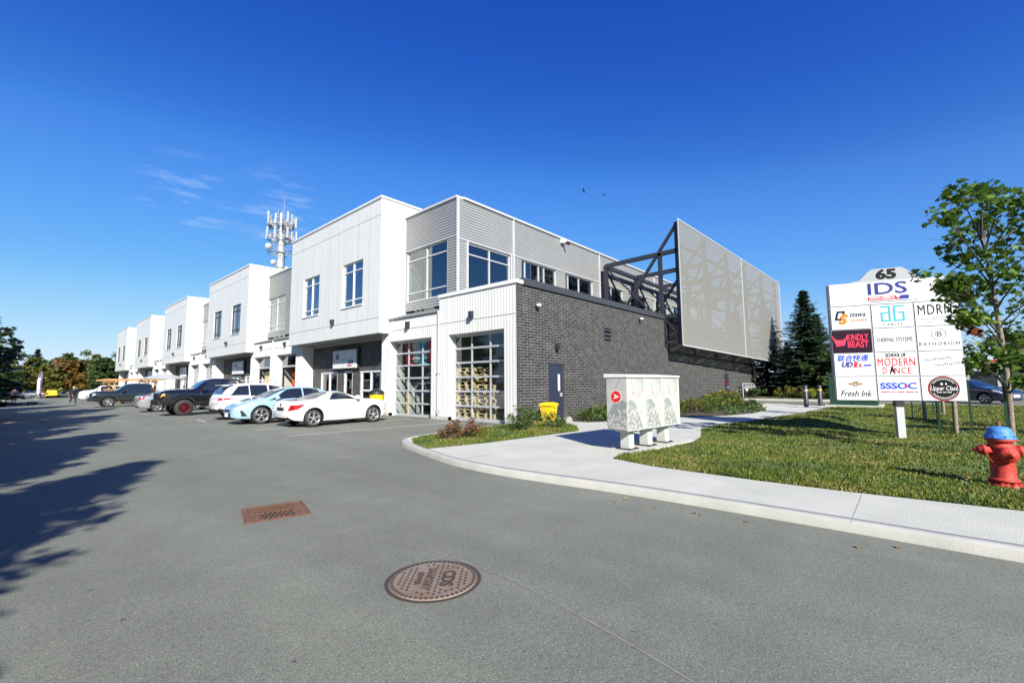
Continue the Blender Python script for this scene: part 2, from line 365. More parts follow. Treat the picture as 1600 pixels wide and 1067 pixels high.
# ============================================================ THE SETTING
def gz(x, y):                       # the lot falls away gently towards its far end
    return -0.008*min(max(0.0, y-20), 130)
def sheet(name, x0,x1,ys, m, lift=0.0):
    mb=MB(); xs=[x0+(x1-x0)*i/8 for i in range(9)]
    vs=[(x,y,gz(x,y)+lift) for y in ys for x in xs]; n=9
    mb.add(vs,[(i*n+j,i*n+j+1,(i+1)*n+j+1,(i+1)*n+j) for i in range(len(ys)-1) for j in range(8)])
    return tag(mb.build(name,MAT[m]),kind='structure')
YS=[-60,-20,0,10,20,30,45,60,80,100,125,150]
sheet('ground',-1500,1500,[-1500,-300]+YS+[300,1500],'far_ground',-0.06)
sheet('parking_lot',-0.8,11.9,YS,'asphalt')
mb=MB(); mb.add([(11.9,-60,-.001),(60,-60,-.001),(60,10.25,-.001),(11.9,10.25,-.001)],[(0,1,2,3)])
tag(mb.build('road',MAT['asphalt']),kind='structure')
sheet('verge',-30,-0.95,YS,'turf',0.11)
mb=MB()
for a,b in zip(YS[:-1],YS[1:]):
    vs=[(x,y,gz(x,y)+z) for y in (a,b) for x,z in ((-.95,.12),(-.8,.12),(-.78,-.02))]
    mb.add(vs,[(0,1,4,3),(1,2,5,4)])
tag(mb.build('kerb',MAT['concrete_old']),kind='structure')

def poly_sheet(poly, zf, step=0.5):
    bm=bmesh.new(); vs=[bm.verts.new((x,y,0)) for x,y in poly]; bm.faces.new(vs)
    bmesh.ops.triangulate(bm, faces=bm.faces)
    xs=[p[0] for p in poly]; ys=[p[1] for p in poly]
    for ax,lo,hi in ((0,min(xs),max(xs)),(1,min(ys),max(ys))):
        k=lo+step
        while k<hi:
            no=(1,0,0) if ax==0 else (0,1,0); co=(k,0,0) if ax==0 else (0,k,0)
            bmesh.ops.bisect_plane(bm, geom=bm.verts[:]+bm.edges[:]+bm.faces[:], plane_co=co, plane_no=no)
            k+=step
    for v in bm.verts: v.co.z=zf(v.co.x,v.co.y)
    bmesh.ops.recalc_face_normals(bm, faces=bm.faces)
    if sum(f.normal.z for f in bm.faces)<0: bmesh.ops.reverse_faces(bm, faces=bm.faces)
    return bm
def bm_obj(name,bm,mats):
    me=bpy.data.meshes.new(name); bm.to_mesh(me); bm.free()
    for m in mats: me.materials.append(m)
    for p in me.polygons: p.use_smooth=True
    o=bpy.data.objects.new(name,me); COL.objects.link(o); return o
KERB=[(11.72,10.2),(9.0,10.15),(7.3,9.95),(6.5,9.5),(6.1,8.75),(5.72,7.5),(5.42,6.35),(5.32,5.2),(5.38,4.18),(5.52,2.72),(5.57,.8),(5.57,-.61),(5.6,-6),(5.7,-30)]
def smooth_path(pts, n=4):
    out=[]
    for i in range(len(pts)-1):
        p0=Vector(pts[max(i-1,0)]); p1=Vector(pts[i]); p2=Vector(pts[i+1]); p3=Vector(pts[min(i+2,len(pts)-1)])
        for k in range(n):
            t=k/n; out.append(tuple(0.5*((2*p1)+(p2-p0)*t+(2*p0-5*p1+4*p2-p3)*t*t+(3*p1-p0-3*p2+p3)*t**3)))
    out.append(tuple(pts[-1])); return out
KP=smooth_path(KERB,5)
def offset(path,d):
    o=[]
    for i,p in enumerate(path):
        a=Vector(path[max(i-1,0)]); b=Vector(path[min(i+1,len(path)-1)]); t=(b-a).normalized(); o.append((p[0]-t.y*d, p[1]+t.x*d))
    return o
KI=offset(KP,0.16)
KH=.10
mb=MB(); n=len(KP)
prof=[]
for i in range(n):
    ax,ay=KP[i]; bx,by=KI[i]
    h=KH
    prof.append([(ax,ay,-.03),(ax+(bx-ax)*.12,ay+(by-ay)*.12,h-.02),(ax+(bx-ax)*.25,ay+(by-ay)*.25,h+.004),(bx,by,h+.006),(bx,by,-.03)])
mb.add([p for q in prof for p in q],[(i*5+j,i*5+j+1,(i+1)*5+j+1,(i+1)*5+j) for i in range(n-1) for j in range(4)],0,True)
mat('kerb_concrete',(.33,.335,.30),.9,noise=(3,.14,(.41,.41,.37)),bump=(70,.15))
tag(mb.build('kerb',MAT['kerb_concrete'],fixn=True),kind='structure')
# the concrete walk: one slab, with tooled joints
mb=MB()
slab=[(p[0],p[1]) for p in KI if p[1]<=10.21 and p[1]>-29]+[(7.5,-29),(7.4,0),(7.3,3.4),(7.6,4.05),(9,3.8),(10.4,3.6),(11.4,3.75),(13.5,4.45),(15.3,4.35),(16.6,4.0),(19.2,3.72),(22.7,3.2),(28.2,3.05),(29.5,2.9),(30.5,6.4),(27,7.4),(33,10.22),(11.76,10.22)]
mb.prism(slab,-.02,KH,0)
def strip(mb,p,q,w,z,m):
    p=Vector(p);q=Vector(q);d=(q-p).normalized();nn=Vector((-d.y,d.x))*w/2
    mb.add([(p.x-nn.x,p.y-nn.y,z),(q.x-nn.x,q.y-nn.y,z),(q.x+nn.x,q.y+nn.y,z),(p.x+nn.x,p.y+nn.y,z)],[(0,1,2,3)],m)
for y in (-3.2,-1.3,.5,2.3,4.3,6.2): strip(mb,(5.6,y),(7.6,y),.014,KH+.004,1)
for x in (8.6,10.2,11.8,13.4,15,16.6,18.2,19.8,21.4,23): strip(mb,(x,4.7 if x>11 else 4.3),(x,7.1 if x<13 else 6.4),.014,KH+.004,1)
tag(mb.build('walk',[MAT['concrete'],MAT['concrete_old']]),kind='structure')

def inpoly(x,y,P):
    c=False; j=len(P)-1
    for i in range(len(P)):
        if (P[i][1]>y)!=(P[j][1]>y) and x<(P[j][0]-P[i][0])*(y-P[i][1])/(P[j][1]-P[i][1])+P[i][0]: c=not c
        j=i
    return c
LAWN=[(7.3,-30),(7.22,-6),(7.2,-.84),(7.05,.6),(7.03,1.69),(7.1,3.2),(7.35,4.1),(8.0,4.22),(8.9,3.9),(10.4,3.75),(11.4,3.9),(13.5,4.6),(15.3,4.5),(16.6,4.17),(19.2,3.88),(22.7,3.35),(28.2,3.2),(33,1.9),(35.4,.6),(36.3,-4.6),(37,-30)]
def hump(x,y,cx,cy,sx,sy,h): return h*math.exp(-((x-cx)/sx)**2-((y-cy)/sy)**2)
def lawn_z(x,y):
    fade=min(1,max(0,(x-8.6)/3))
    far=max(0,(x-24)/12)
    fade*=min(1,max(0,(3.55-y)/.8)) if x>8 else 0
    return KH+.008-.10*min(1,far)+fade*(hump(x,y,18,2.3,2.6,1.0,.16)+hump(x,y,16.5,.4,3,1.0,-.10)+hump(x,y,22,.5,3,1.3,.12)+.02*math.sin(x*1.3)*math.cos(y*1.1))
tag(bm_obj('lawn',poly_sheet(LAWN,lawn_z,.5),[MAT['turf']]),kind='structure')
ISL=[(5.95,7.75),(6.28,8.7),(6.66,9.3),(7.4,9.72),(9,9.93),(11.5,10.0),(13.2,10.15),(12.9,9.2),(11.9,7.9),(10.84,7.11),(9.0,7.25),(7.4,7.4)]
tag(bm_obj('lawn',poly_sheet(ISL,lambda x,y:KH+.008,.5),[MAT['turf']]),kind='structure')
BED=[(15.0,10.18),(13.2,8.9),(13.3,8.3),(14.5,7.6),(17.2,6.6),(19.1,5.5),(21,5.0),(23.5,5.0),(25.5,5.5),(27,7),(33,10.18)]
tag(bm_obj('planting_bed',poly_sheet(BED,lambda x,y:KH+.01,.6),[MAT['soil']]),kind='structure')
# far side of the road: kerb, dry verge
mb=MB(); mb.box((37.2,2.25,-.02),(37.45,40,.13)); mb.box((37.2,2.0,-.02),(46.2,2.25,.13)); mb.box((46,-2.6,-.02),(46.2,2.0,.13)); mb.box((46,-2.85,-.02),(52.2,-2.6,.13)); mb.box((52,-60,-.02),(52.2,-2.85,.13)); tag(mb.build('kerb',MAT['concrete']),kind='structure')
mb=MB(); mb.add([(37.45,2.25,.12),(60,2.25,.2),(60,60,.2),(37.45,60,.12)],[(0,1,2,3)]); mb.add([(46.2,-2.6,.12),(60,-2.6,.2),(60,2.25,.2),(46.2,2.25,.12)],[(0,1,2,3)]); mb.add([(52.2,-60,.12),(90,-60,.2),(90,-2.6,.2),(52.2,-2.6,.12)],[(0,1,2,3)])
tag(mb.build('verge',MAT['far_ground']),kind='structure')
# markings
mb=MB()
for k,y in enumerate((13.2,16.0-0.15,19.6,22.9,25.9,29.5,33,36.5,40,43.5)):
    x1=11.2; x0=5.3
    strip(mb,(x0,y+.25),(x1,y-.2),.10,gz(0,y)+.004,0)
strip(mb,(5.32,22.9),(5.25,19.85),.10,gz(0,22)+.004,0)
tag(mb.build('parking_lines',MAT['line_paint']),kind='structure')
mat('seam',(.20,.20,.195),.9,noise=(15,.3))
mb=MB()
pth=smooth_path([(2.36,4.4),(2.55,3.55),(2.62,2.6),(2.55,1.9),(2.35,.9),(2.1,.2),(1.9,-.6)],5)
for a,b in zip(pth[:-1],pth[1:]): strip(mb,a,b,.012,.004,0)
tag(mb.build('asphalt_seam',MAT['seam']),kind='structure')

leafmat('grass_dry',[(.17,.16,.04),(.24,.20,.06),(.13,.14,.03),(.10,.15,.02)],trans=.25)
leafmat('grass_dark',[(.03,.07,.01),(.05,.10,.012),(.09,.10,.03),(.04,.08,.01)],trans=.25)
# ---- grass blades (nobody could count them)
def blades(name, P, n, f, hmax, seed, mt='grass_blade', zf=lawn_z):
    rs=np.random.RandomState(seed); xs=[p[0] for p in P]; ys=[max(p[1],-7) for p in P]
    x0,x1,y0,y1=min(xs),max(xs),min(ys),max(ys); V=[];MI=[];k=0
    pn=lambda x,y: math.sin(x*1.9+2*math.sin(y*1.1))+math.sin(y*2.7+1.5*math.sin(x*2.3))+.7*math.sin(x*5.1+y*3.3)+.6*math.sin(y*7.3-x*4.1)
    while k<n:
        x=x0+(x1-x0)*rs.rand()**f; y=y0+(y1-y0)*rs.rand()
        if not inpoly(x,y,P): continue
        q=pn(x,y)+rs.rand()*1.2-.6
        if q<-1.9 and rs.rand()<.75: continue
        MI.append(1 if q>1.0 else (2 if q<-.9 else 0)); k+=1; z=zf(x,y); a=rs.rand()*6.283; h=hmax*(.4+.6*rs.rand()); wd=.006+.0009*x; l=rs.rand()*.6*h; b=rs.rand()*6.283
        ca,sa=math.cos(a)*wd,math.sin(a)*wd
        V+=[(x-ca,y-sa,z-.004),(x+ca,y+sa,z-.004),(x+l*math.cos(b),y+l*math.sin(b),z+h)]
    me=bpy.data.meshes.new(name); me.from_pydata(V,[],[(3*i,3*i+1,3*i+2) for i in range(n)]); [me.materials.append(MAT[m_]) for m_ in (mt,'grass_dry','grass_dark')]; me.polygons.foreach_set('material_index',MI)
    o=bpy.data.objects.new(name,me); COL.objects.link(o)
    return tag(o,kind='stuff')
tag(blades('grass',LAWN,95000,2.0,.05,3),'short green and yellowing grass of the lawn around the pylon sign','grass')
tag(blades('grass',ISL,9000,1.0,.09,4,zf=lambda x,y:KH),'tufts of grass on the small island beside the reddish bush','grass')
VG=[(-.95,26),(-.95,80),(-3.5,80),(-3.5,26)]
def fallen(name,n,region,seed,label):
    rs=np.random.RandomState(seed); mb=MB()
    for i in range(n):
        x=region[0]+(region[1]-region[0])*rs.rand(); y=region[2]+(region[3]-region[2])*rs.rand()
        inl=inpoly(x,y,LAWN)
        z=(lawn_z(x,y)+.035) if inl else (KH+.012 if x>5.5 else .008); s=.022+.02*rs.rand(); a=rs.rand()*6.28
        pts=[]
        for k in range(7):
            t=a+k*6.283/7; r=s*(1 if k%2 else .5); pts.append((x+r*math.cos(t),y+r*math.sin(t),z+.012*rs.rand()))
        mb.add(pts,[tuple(range(7))])
    return tag(mb.build(name,MAT['dead_leaf']),label,'leaves',kind='stuff')
fallen('fallen_leaves',240,(7.3,16,-5,4),5,'dry yellow leaves scattered over the lawn near the hydrant')
fallen('fallen_leaves',12,(4.9,5.4,-2,4.5),6,'a few dry leaves lying along the kerb edge')
# ============================================================ THE BUILDING
B0=(11.75,10.25,0.0)
bld=thing('commercial_building','long two-storey white, grey and dark brick commercial building with five projecting white boxes','building',B0)
def bp(mb,name,m,parent=None,label=None,fixn=False):
    ms=[MAT[k] for k in m] if isinstance(m,(list,tuple)) else MAT[m]
    o=mb.build(name,ms,parent or bld,B0,fixn=fixn)
    if label: o['label']=label
    return o
# plane helpers: axis 'x' = wall facing -x at x=pl, running along y; axis 'y' = wall facing -y at y=pl, running along x
def P(axis,pl,u,z,d=0):            # d = depth behind the face
    return (pl+d,u,z) if axis=='x' else (u,pl+d,z)
def cells(u0,u1,z0,z1,ops):
    us=sorted({u0,u1}|{max(u0,min(u1,v)) for o in ops for v in o[:2]}); zs=sorted({z0,z1}|{max(z0,min(z1,v)) for o in ops for v in o[2:4]})
    for a,b in zip(us[:-1],us[1:]):
        for c,d in zip(zs[:-1],zs[1:]):
            if b-a<1e-6 or d-c<1e-6: continue
            mu,mz=(a+b)/2,(c+d)/2
            if any(o[0]<mu<o[1] and o[2]<mz<o[3] for o in ops): continue
            yield a,b,c,d
def quad(mb,axis,pl,a,b,c,d,m=0,dep=0):
    vs=[P(axis,pl,a,c,dep),P(axis,pl,b,c,dep),P(axis,pl,b,d,dep),P(axis,pl,a,d,dep)]
    mb.add(vs,[(0,1,2,3) if axis=='y' else (0,3,2,1)],m)
def reveal(mb,axis,pl,ops,dep,m=0):
    for a,b,c,d in ops:
        q=[P(axis,pl,a,c),P(axis,pl,b,c),P(axis,pl,b,d),P(axis,pl,a,d)]; r=[P(axis,pl,a,c,dep),P(axis,pl,b,c,dep),P(axis,pl,b,d,dep),P(axis,pl,a,d,dep)]
        mb.add(q+r,[(0,1,5,4),(1,2,6,5),(2,3,7,6),(3,0,4,7)],m)
def flat_wall(mb,axis,pl,u0,u1,z0,z1,ops=(),dep=.3,m=0):
    for c in cells(u0,u1,z0,z1,ops): quad(mb,axis,pl,*c,m)
    reveal(mb,axis,pl,ops,dep,m)
def prof(pitch,amp,a,b,duty=.5,sl=.18):
    pts=[]; k=math.floor(a/pitch)-1
    while k*pitch<b+pitch:
        o=k*pitch; pts+= [(o,0),(o+pitch*duty,0),(o+pitch*(duty+sl),amp),(o+pitch*(1-sl),amp)]; k+=1
    def at(t):
        for (p,q),(r,s) in zip(pts[:-1],pts[1:]):
            if p<=t<=r: return q+(s-q)*(t-p)/max(r-p,1e-9)
        return 0
    return [(a,at(a))]+[p for p in pts if a+1e-4<p[0]<b-1e-4]+[(b,at(b))]
def ribbed(mb,axis,pl,u0,u1,z0,z1,ops=(),horiz=True,pitch=.11,amp=.03,dep=.2,m=0,duty=.5,sl=.18):
    for a,b,c,d in cells(u0,u1,z0,z1,ops):
        pr=prof(pitch,amp,c,d,duty,sl) if horiz else prof(pitch,amp,a,b,duty,sl)
        for (s,p),(t,q) in zip(pr[:-1],pr[1:]):
            if horiz: vs=[P(axis,pl,a,s,p),P(axis,pl,b,s,p),P(axis,pl,b,t,q),P(axis,pl,a,t,q)]
            else: vs=[P(axis,pl,s,c,p),P(axis,pl,t,c,q),P(axis,pl,t,d,q),P(axis,pl,s,d,p)]
            mb.add(vs,[(0,1,2,3) if axis=='y' else (0,3,2,1)],m)
    reveal(mb,axis,pl,ops,dep,m)
def bxa(mb,axis,pl,u0,u1,z0,z1,d0,d1,m=0):       # box on a wall; d0..d1 depth (negative = proud)
    a=P(axis,pl,u0,z0,d0); b=P(axis,pl,u1,z1,d1); mb.box(a,b,m)
def window(axis,pl,u0,u1,z0,z1,vs=(.5,),hs=(.8,),dep=.12,fr=.055,gm='win_glass',mull=.05,fm='grey_trim',label=None):
    mb=MB()
    bxa(mb,axis,pl,u0,u1,z0,z0+fr,dep-.05,dep+.05); bxa(mb,axis,pl,u0,u1,z1-fr,z1,dep-.05,dep+.05)
    bxa(mb,axis,pl,u0,u0+fr,z0+fr,z1-fr,dep-.048,dep+.048); bxa(mb,axis,pl,u1-fr,u1,z0+fr,z1-fr,dep-.048,dep+.048)
    for v in vs: c=u0+(u1-u0)*v; bxa(mb,axis,pl,c-mull/2,c+mull/2,z0+fr,z1-fr,dep-.045,dep+.04)
    for h in hs: c=z0+(z1-z0)*h; bxa(mb,axis,pl,u0+fr,u1-fr,c-mull/2,c+mull/2,dep-.04,dep+.036)
    o=bp(mb,'window',fm,label=label); g=MB(); quad(g,axis,pl,u0+.01,u1-.01,z0+.01,z1-.01,0,dep+.01); bp(g,'glass',gm,o); return o

# ---- corner bay, ground floor
GH=3.46
def front_lower(y0,y1,ztop,ops,name='wall'):
    mb=MB()
    # ribbed white cladding above and between the doors, smooth below the groove line is the same sheet
    ribbed(mb,'x',11.75,y0,y1,.12,3.95,[(a,b,0,GH) for a,b in ops],horiz=False,pitch=.15,amp=.026,dep=.36,duty=.72,sl=.06)
    ribbed(mb,'x',11.75,y0,y1,3.975,ztop,[],horiz=False,pitch=.15,amp=.018,duty=.72,sl=.06)
    quad(mb,'x',11.75,y0,y1,3.94,3.985,1,.03)
    bxa(mb,'x',11.75,y0,y1,3.965,3.99,-.012,.02,0)
    o=bp(mb,name,['white_siding','dark_metal'])
    for c in cells(y0+.01,y1-.01,-.3,.13,[(a,b,-.3,.13) for a,b in ops]):
        f=MB(); bxa(f,'x',11.75,c[0],c[1],-.3,.125,.0,.2); bp(f,'plinth','concrete_old')
    return o
def garage(y0,y1,rows=6,cols=3,top=GH,glass='garage_glass'):
    pl=12.1; mb=MB()
    fr=.07
    bxa(mb,'x',pl,y0,y0+fr,0,top,-.03,.05); bxa(mb,'x',pl,y1-fr,y1,0,top,-.03,.05)
    for r in range(rows+1):
        z=top*r/rows; h=.075 if 0<r<rows else .11
        zz=min(max(z-h/2,0),top-h); bxa(mb,'x',pl,y0+fr,y1-fr,zz,zz+h,-.025,.045)
    for c in range(1,cols):
        u=y0+(y1-y0)*c/cols; bxa(mb,'x',pl,u-.028,u+.028,.05,top-.05,-.02,.04)
    o=bp(mb,'garage_door','alu'); g=MB(); quad(g,'x',pl,y0+.02,y1-.02,.03,top-.03,0,.012); bp(g,'glass',glass,o)
    s=MB(); bxa(s,'x',pl,y0-.01,y1+.01,top-.02,top+.1,-.06,.05); bp(s,'door_header','grey_trim')
    return o
def wall_lamp(axis,pl,u,z,s=1,mt='dark_metal'):
    mb=MB(); bxa(mb,axis,pl,u-.045*s,u+.045*s,z-.12*s,z+.14*s,-.05*s,-.005)
    bxa(mb,axis,pl,u-.07*s,u+.07*s,z-.10*s,z+.12*s,-.17*s,-.052*s); bp(mb,'wall_lamp',mt)
def grey_window_bay(k):
    y0,y1=28.6+18*(k-1),36.3+18*(k-1)
PAR=5.06
# corner bay with its taller parapet
front_lower(10.25,14.55,PAR,[(10.85,13.97)])
mb=MB(); mb.box((11.70,10.20,PAR),(12.1,14.6,PAR+.14)); bp(mb,'parapet_cap','white_trim')
mb=MB(); mb.add([(11.75,14.55,.12),(12.9,14.55,.12),(12.9,14.55,PAR),(11.75,14.55,PAR)],[(0,1,2,3)]); mb.add([(12.08,10.25,4.5),(12.08,14.55,4.5),(12.08,14.55,PAR),(12.08,10.25,PAR)],[(0,3,2,1)]); bp(mb,'wall','white_siding')
garage(10.85,13.97)
front_lower(14.57,18.93,4.56,[(15.09,18.26)]); garage(15.09,18.26)
wall_lamp('x',11.75,12.5,4.13,1.1); wall_lamp('x',11.75,16.7,4.13,1.1)
# downpipe between the two garage doors
mb=MB(); mb.tube([(11.70,14.56,4.5),(11.70,14.56,.4),(11.66,14.56,.25)],.032,8); mb.box((11.66,14.49,1.9),(11.74,14.63,1.95)); mb.box((11.66,14.49,.35),(11.74,14.63,.40)); bp(mb,'downpipe','grey_trim')
def ledge(y0,y1):
    mb=MB(); n=9
    for i in range(n):                       # sloped ribbed flashing from the lower wall up to the grey wall
        t0,t1=i/n,(i+1)/n
        a=lambda t:(11.68+.92*t,4.56+.30*t)
        x0,z0=a(t0); x1,z1=a(t0+(t1-t0)*.55); x2,z2=a(t1)
        mb.add([(x0,y0,z0),(x0,y1,z0),(x1,y1,z1),(x1,y0,z1),(x2,y1,z2-.02),(x2,y0,z2-.02)],[(0,3,2,1),(3,5,4,2)])
    mb.box((11.665,y0,4.50),(11.70,y1,4.575))
    bp(mb,'ledge','grey_siding')
GT=9.72
def grey_front(y0,y1,win,blind=False):
    mb=MB(); ribbed(mb,'x',12.6,y0,y1,5.0,GT,[(win[0],win[1],5.42,7.98)],pitch=.125,amp=.035,dep=.16)
    bp(mb,'metal_siding','grey_siding')
    window('x',12.6,win[0],win[1],5.42,7.98,(.5,),(.17,.80),dep=.1,gm='win_glass')
    mb=MB(); mb.box((12.53,y0,GT),(12.9,y1,GT+.10)); bp(mb,'roof_cap','grey_trim')
ledge(14.6,18.3); grey_front(14.4,18.35,(15.1,18.2))
mb=MB(); mb.box((12.56,14.36,5.05),(12.68,14.44,GT)); mb.box((12.565,14.41,7.98),(12.60,18.3,8.03)); bp(mb,'corner_trim','grey_trim')
# lower flat roof of the corner wing
mb=MB(); mb.box((11.95,10.45,4.55),(43.9,14.4,4.7)); bp(mb,'roof','dark_cap')
# ---- grey upper side wall (faces -y)
wins=[(13.24,16.1,5.3,7.8)]+[(16.95+3.93*i,16.95+3.93*i+3.05,5.15,7.78) for i in range(6)]
mb=MB(); ribbed(mb,'y',14.4,12.68,44.0,4.7,GT,wins,pitch=.125,amp=.035,dep=.16); bp(mb,'metal_siding','grey_siding')
window('y',14.4,*wins[0],(.5,),(.80,.10),dep=.10)
for q in wins[1:]: window('y',14.4,*q,(.12,.5),(.62,),dep=.12,fr=.05)
mb=MB()
for x in (16.34,24.74,33.1,41.5): mb.box((x-.04,14.35,4.9),(x+.04,14.45,GT-.005))
mb.box((12.7,14.365,7.84),(44,14.42,7.88)); mb.box((13.16,14.37,5.1),(13.24,14.43,7.84)); mb.box((16.1,14.37,5.1),(16.18,14.43,7.84))
bp(mb,'corner_trim','grey_trim')
mb=MB(); mb.box((12.9,14.32,GT),(44.05,14.72,GT+.10)); bp(mb,'roof_cap','grey_trim')
mb=MB(); mb.box((20.4,14.15,9.45),(20.7,14.38,9.7)); mb.tube([(20.62,14.2,9.5),(20.68,13.95,9.36)],.07,8,1); bp(mb,'security_camera',['white_trim','black'])
# ---- brick side wall (faces -y)
D1=(13.58,14.62,-.05,2.25); D2=(35.5,36.6,-.05,1.98); V1=(17.87,18.5,3.38,3.95)
mb=MB(); flat_wall(mb,'y',10.25,11.78,44.0,-.3,5.04,[D1,D2,V1],dep=.12); bp(mb,'brick_wall','brick')
mb=MB(); mb.box((12.1,10.18,5.04),(44.05,10.5,5.30)); bp(mb,'parapet_cap','dark_cap')
mb=MB(); mb.add([(44,10.25,-.3),(44,26,-.3),(44,26,9.7),(44,10.25,5.04)],[(0,1,2,3)]); mb.add([(44,14.4,4.7),(44,26,4.7),(44,26,GT),(44,14.4,GT)],[(0,1,2,3)]); bp(mb,'wall','brick')
def steel_door(u0,u1,z0,z1,sign=False):
    mb=MB(); bxa(mb,'y',10.25,u0+.02,u1-.02,z0,z1-.02,.06,.11)
    o=bp(mb,'door','door_navy')
    f=MB(); bxa(f,'y',10.25,u0,u0+.05,z0,z1,.03,.118); bxa(f,'y',10.25,u1-.05,u1,z0,z1,.03,.118); bxa(f,'y',10.25,u0+.05,u1-.05,z1-.06,z1,.03,.118); bp(f,'door_frame','dark_cap',o)
    h=MB(); bxa(h,'y',10.25,u1-.22,u1-.1,z0+.98,z0+1.12,.02,.06); h.tube([P('y',10.25,u1-.16,z0+1.05,.03),P('y',10.25,u1-.30,z0+1.05,.0)],.012,6); bp(h,'handle','alu',o)
    if not sign:
        g=MB(); bxa(g,'y',10.25,u1-.34,u1-.2,z0+1.2,z0+1.85,.052,.06); bp(g,'vision_panel','lamp_clear',o)
    else:
        g=MB(); bxa(g,'y',10.25,u0+.05,u0+.55,z0+1.2,z0+1.6,.04,.058); bp(g,'notice','lamp_red',o)
steel_door(*D1); steel_door(*D2,sign=True)
mb=MB(); quad(mb,'y',10.25,V1[0],V1[1],V1[2],V1[3],0,.1)
for i in range(3):
    z=V1[2]+.08+i*.19; mb.add([(V1[0]+.02,10.24,z),(V1[1]-.02,10.24,z),(V1[1]-.02,10.34,z+.13),(V1[0]+.02,10.34,z+.13),(V1[0]+.02,10.25,z-.02),(V1[1]-.02,10.25,z-.02)],[(0,1,2,3),(0,4,5,1)])
bxa(mb,'y',10.25,V1[0]-.03,V1[0]+.02,V1[2],V1[3],-.01,.05); bxa(mb,'y',10.25,V1[1]-.02,V1[1]+.03,V1[2],V1[3],-.01,.05)
bp(mb,'vent_louvre','dark_cap')
for x,z in ((12.86,4.35),(21.5,4.72)):
    mb=MB(); mb.tube([(x,10.25,z),(x,10.12,z),(x-.02,10.05,z-.06)],.03,8,1); mb.lathe([(.03,.07),(.09,.05),(.11,0),(.07,-.04)],12,0,(x,10.10,z)); bp(mb,'dome_camera',['white_trim','dark_metal'])
for x,z in ((14.1,2.85),(35.9,2.3)): wall_lamp('y',10.25,x,z,1.0)
mb=MB(); mb.tube([(43.88,10.12,-.3),(43.88,10.12,3.3)],.07,8); bp(mb,'downpipe','tan_paint',label='tan downpipe at the far end of the brick wall')

# ---- interior behind the glazing (seen through the panes)
mb=MB(); mb.box((12.2,10.35,3.72),(18.9,100,4.2)); mb.box((12.0,10.3,-.05),(19,100,.008),1)
bp(mb,'floor',['interior','interior_floor'])
mb=MB(); mb.box((18.9,14.5,0),(19,100,9.6)); mb.box((18.9,10.35,0),(19,14.5,4.5))
for y in (14.45,18.6,28.3,32.5,36.8,46.3,50.5,54.7): mb.box((12.3,y,0),(18.9,y+.1,3.72))
for y in (28.6,46.6,64.6): mb.box((12.75,y,4.2),(18.9,y+.1,9.6))
mb.box((13,18.2,4.2),(44,18.35,9.6)); bp(mb,'partition','interior')
mb=MB(); mb.box((12.9,14.7,GT-.25),(43.9,28,GT-.12)); mb.box((12.9,28,GT-.25),(20,100,GT-.12))
mb.add([(20,28,-.3),(20,101,-.3),(20,101,GT-.2),(20,28,GT-.2)],[(0,1,2,3)]); mb.add([(20,28,-.3),(44,28,-.3),(44,28,GT-.2),(20,28,GT-.2)],[(0,3,2,1)])
bp(mb,'roof','dark_cap')

